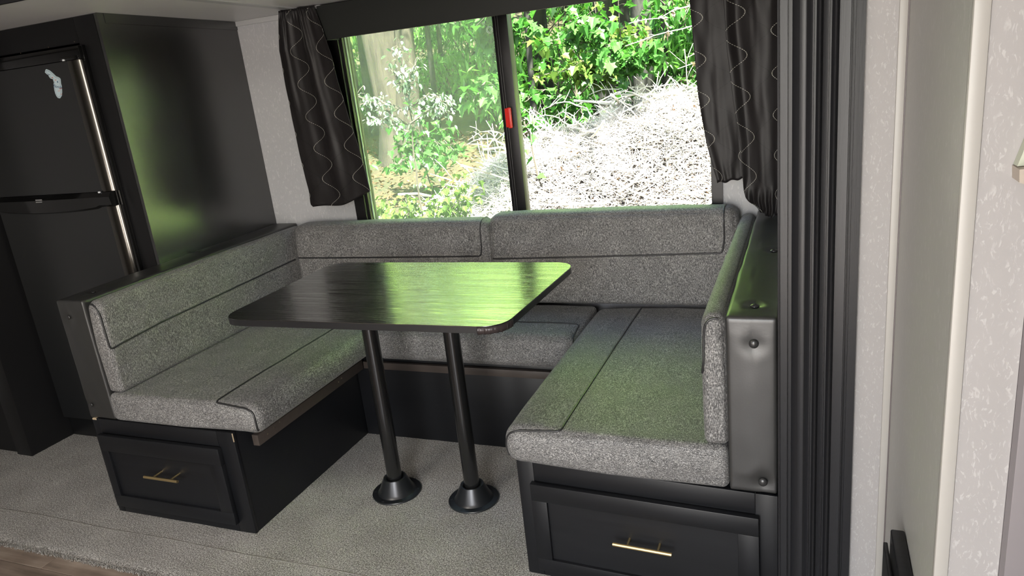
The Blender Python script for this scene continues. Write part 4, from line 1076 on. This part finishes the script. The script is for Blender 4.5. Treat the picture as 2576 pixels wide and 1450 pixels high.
# ------------------------------------------------------------------ brush pile
def pile_h(x, y):
    """height of the heap above z=-.75"""
    prof = [(0, -3.2), (.30, -2.7), (.46, -2.17), (1.02, -1.43), (1.15, -1.09), (1.30, -.35), (1.52, .2), (1.62, .8), (1.50, 1.2), (1.45, 2.0), (1.0, 2.8), (0, 3.6)]
    return max(0, interp(prof, x)*math.exp(-(abs(y-6.3)/1.15)**2.6)+.10*mnoise.noise(Vector((x*1.9, y*1.9, 4))))
bp = root('brush_pile', (.6, 6.4, -.75), 'big heap of bleached dead branches and twigs outside the right pane', 'brush pile')
bm = bmesh.new(); nx, ny = 70, 46; gv = [[bm.verts.new((-3.2+7.4*i/nx, 4.6+4.2*j/ny, max(gz(0, 4)-.02, -.85)+pile_h(-3.2+7.4*i/nx, 4.6+4.2*j/ny)*.95-.03)) for i in range(nx+1)] for j in range(ny+1)]
for j in range(ny):
    for i in range(nx): bm.faces.new((gv[j][i], gv[j][i+1], gv[j+1][i+1], gv[j+1][i]))
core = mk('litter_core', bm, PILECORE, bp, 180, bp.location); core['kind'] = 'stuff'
rnd = random.Random(99)
def pile_pt():
    while True:
        x = rnd.uniform(-3.1, 3.2); y = rnd.uniform(4.9, 6.9); h = pile_h(x, y)
        if h > .12: return Vector((x, y, -.78+h))
def stick_shape(L, r, seed):
    rr = random.Random(seed); bm = bmesh.new(); pts = []; d = Vector((0, 0, 0))
    for i in range(6):
        t = i/5; pts.append(Vector((L*(t-.5), rr.gauss(0, .03)*L+.16*L*math.sin(t*3), rr.gauss(0, .015)*L)))
    add_tube(bm, pts, [r*(1-.6*i/5) for i in range(6)], 5)
    for k in range(3):
        p = pts[rr.randint(1, 4)]; e = p+Vector((rr.uniform(.1, .3)*L, rr.uniform(-.2, .2)*L, rr.uniform(-.05, .15)*L)); add_tube(bm, [p, (p+e)/2+Vector((0, 0, .01)), e], [r*.5, r*.4, r*.2], 4)
    bmesh.ops.recalc_face_normals(bm, faces=bm.faces)
    me = bpy.data.meshes.new('stick'); bm.to_mesh(me); bm.free(); smooth(me); me.materials.append(STICK); return me
SM = [stick_shape(1.0, .0095, s) for s in range(8)]
for i in range(300):
    p = pile_pt(); me = SM[i % 8]
    o = bpy.data.objects.new('stick', me); COL.objects.link(o); o.parent = bp
    s = rnd.uniform(.5, 1.5); eul = Matrix.Rotation(rnd.uniform(0, 6.28), 4, 'Z') @ Matrix.Rotation(rnd.uniform(-.55, .35), 4, 'Y')
    if i < 22: eul = Matrix.Rotation(rnd.uniform(0, 6.28), 4, 'Z') @ Matrix.Rotation(rnd.uniform(-1.4, -.8), 4, 'Y'); s = rnd.uniform(.6, .95); p = Vector((rnd.uniform(-1.6, 2.4), rnd.uniform(6.0, 6.8), 0)); p.z = -.72+pile_h(p.x, p.y)
    o.matrix_local = Matrix.Translation(p-bp.location+Vector((0, 0, .02))) @ eul @ Matrix.Diagonal((s, s*1.3, s*1.3, 1))
for i in range(26):
    x = rnd.uniform(-1.9, 2.0); y = rnd.uniform(5.8, 6.6); z_ = -.80+pile_h(x, y); a = rnd.uniform(2.2, 4.0) if rnd.random() < .7 else rnd.uniform(-.8, .8); L = rnd.uniform(.35, .85)
    dx, dy = math.cos(a), .25*math.sin(a); P_ = []
    for k in range(9):
        t = k/8; P_.append(Vector((x+dx*L*t+.02*math.sin(k*2.3+i), y+dy*L*t, z_+(.34*L*math.sin(t*2.3+.3)+.16*L*t+rnd.gauss(0, .008)))))
    bm = bmesh.new(); add_tube(bm, P_, [.012*(1-.75*k/8) for k in range(9)], 5)
    for k in (3, 5, 6, 7):
        e = P_[k]+Vector((rnd.uniform(-.14, .14), rnd.uniform(-.05, .05), rnd.uniform(.03, .18))); add_tube(bm, [P_[k], (P_[k]+e)/2+Vector((.01, 0, .01)), e], [.005, .004, .002], 4)
    bmesh.ops.recalc_face_normals(bm, faces=bm.faces); mk('arching_branch', bm, STICK, bp, 60, P_[0])
vs = []; fs = []
for i in range(36000):
    p = pile_pt()+Vector((0, 0, rnd.uniform(-.02, .07))); L = rnd.uniform(.06, .34); r_ = rnd.uniform(.0025, .0065)
    a = rnd.uniform(0, 6.28); e = rnd.gauss(.1, .45); d = Vector((math.cos(a)*math.cos(e), math.sin(a)*math.cos(e), math.sin(e)))
    s_ = d.orthogonal().normalized(); q_ = d.cross(s_); b = len(vs)
    for end, rr in ((p-d*L/2, r_), (p+d*L/2+Vector((0, 0, rnd.uniform(-.02, .02))), r_*.5)):
        for k in range(3): vs.append(tuple(end+(s_*math.cos(k*2.094)+q_*math.sin(k*2.094))*rr))
    for k in range(3): fs.append((b+k, b+(k+1) % 3, b+3+(k+1) % 3, b+3+k))
me = bpy.data.meshes.new('twigs'); me.from_pydata(vs, [], fs); tw = link('twigs', me, STICK, bp, bp.location); tw['kind'] = 'stuff'
bm = bmesh.new()
for i in range(1300):
    p = pile_pt()+Vector((0, 0, rnd.uniform(-.03, .04))); add_leaf(bm, 'oval', p, Matrix.Rotation(rnd.uniform(0, 6.28), 3, 'Z') @ Matrix.Rotation(rnd.uniform(-1.5, 1.5), 3, 'X'), rnd.uniform(.04, .09))
dl = mk('dry_leaves', bm, DRY, bp, None, bp.location); dl['kind'] = 'stuff'
# leaf litter over the open ground
bm = bmesh.new()
for i in range(5000):
    x = rnd.uniform(-6, 2.5); y = rnd.uniform(4.6, 10.5); add_leaf(bm, 'oval', Vector((x, y, gz(x, y)+.02)), Matrix.Rotation(rnd.uniform(0, 6.28), 3, 'Z') @ Matrix.Rotation(rnd.uniform(-1.2, 1.2), 3, 'X'), rnd.uniform(.05, .11))
ll = mk('leaf_litter', bm, DRY, None, None, (0, 6, -.7)); tag(ll, 'brown fallen leaves scattered over the forest floor', 'leaf litter', kind='stuff')
# bare branch with dry leaves reaching in at the upper right
bs = G(2.6, 5.2)
brs = [[bs, (2.5, 5.2, 1.0), (2.2, 5.1, 1.65)], [(2.2, 5.1, 1.62), (1.5, 5.0, 1.78), (.6, 4.9, 1.66)], [(2.2, 5.1, 1.60), (1.4, 5.0, 1.62), (.55, 4.9, 1.45)], [(2.2, 5.1, 1.5), (1.5, 5.0, 1.45), (1.15, 4.95, 1.28)], [(1.5, 5.0, 1.78), (1.2, 4.9, 1.95), (.9, 4.9, 2.0)], [(2.2, 5.1, 1.4), (1.5, 5.0, 1.3), (1.05, 4.95, 1.18)]]
sapling('dead_branch', 'bare pale branch with dried pinkish leaves at the upper right', 'branch', bs, brs, 'oval', DRYP, .07, 24, 61, barkm=STICK, r0=.011, spread=.09)
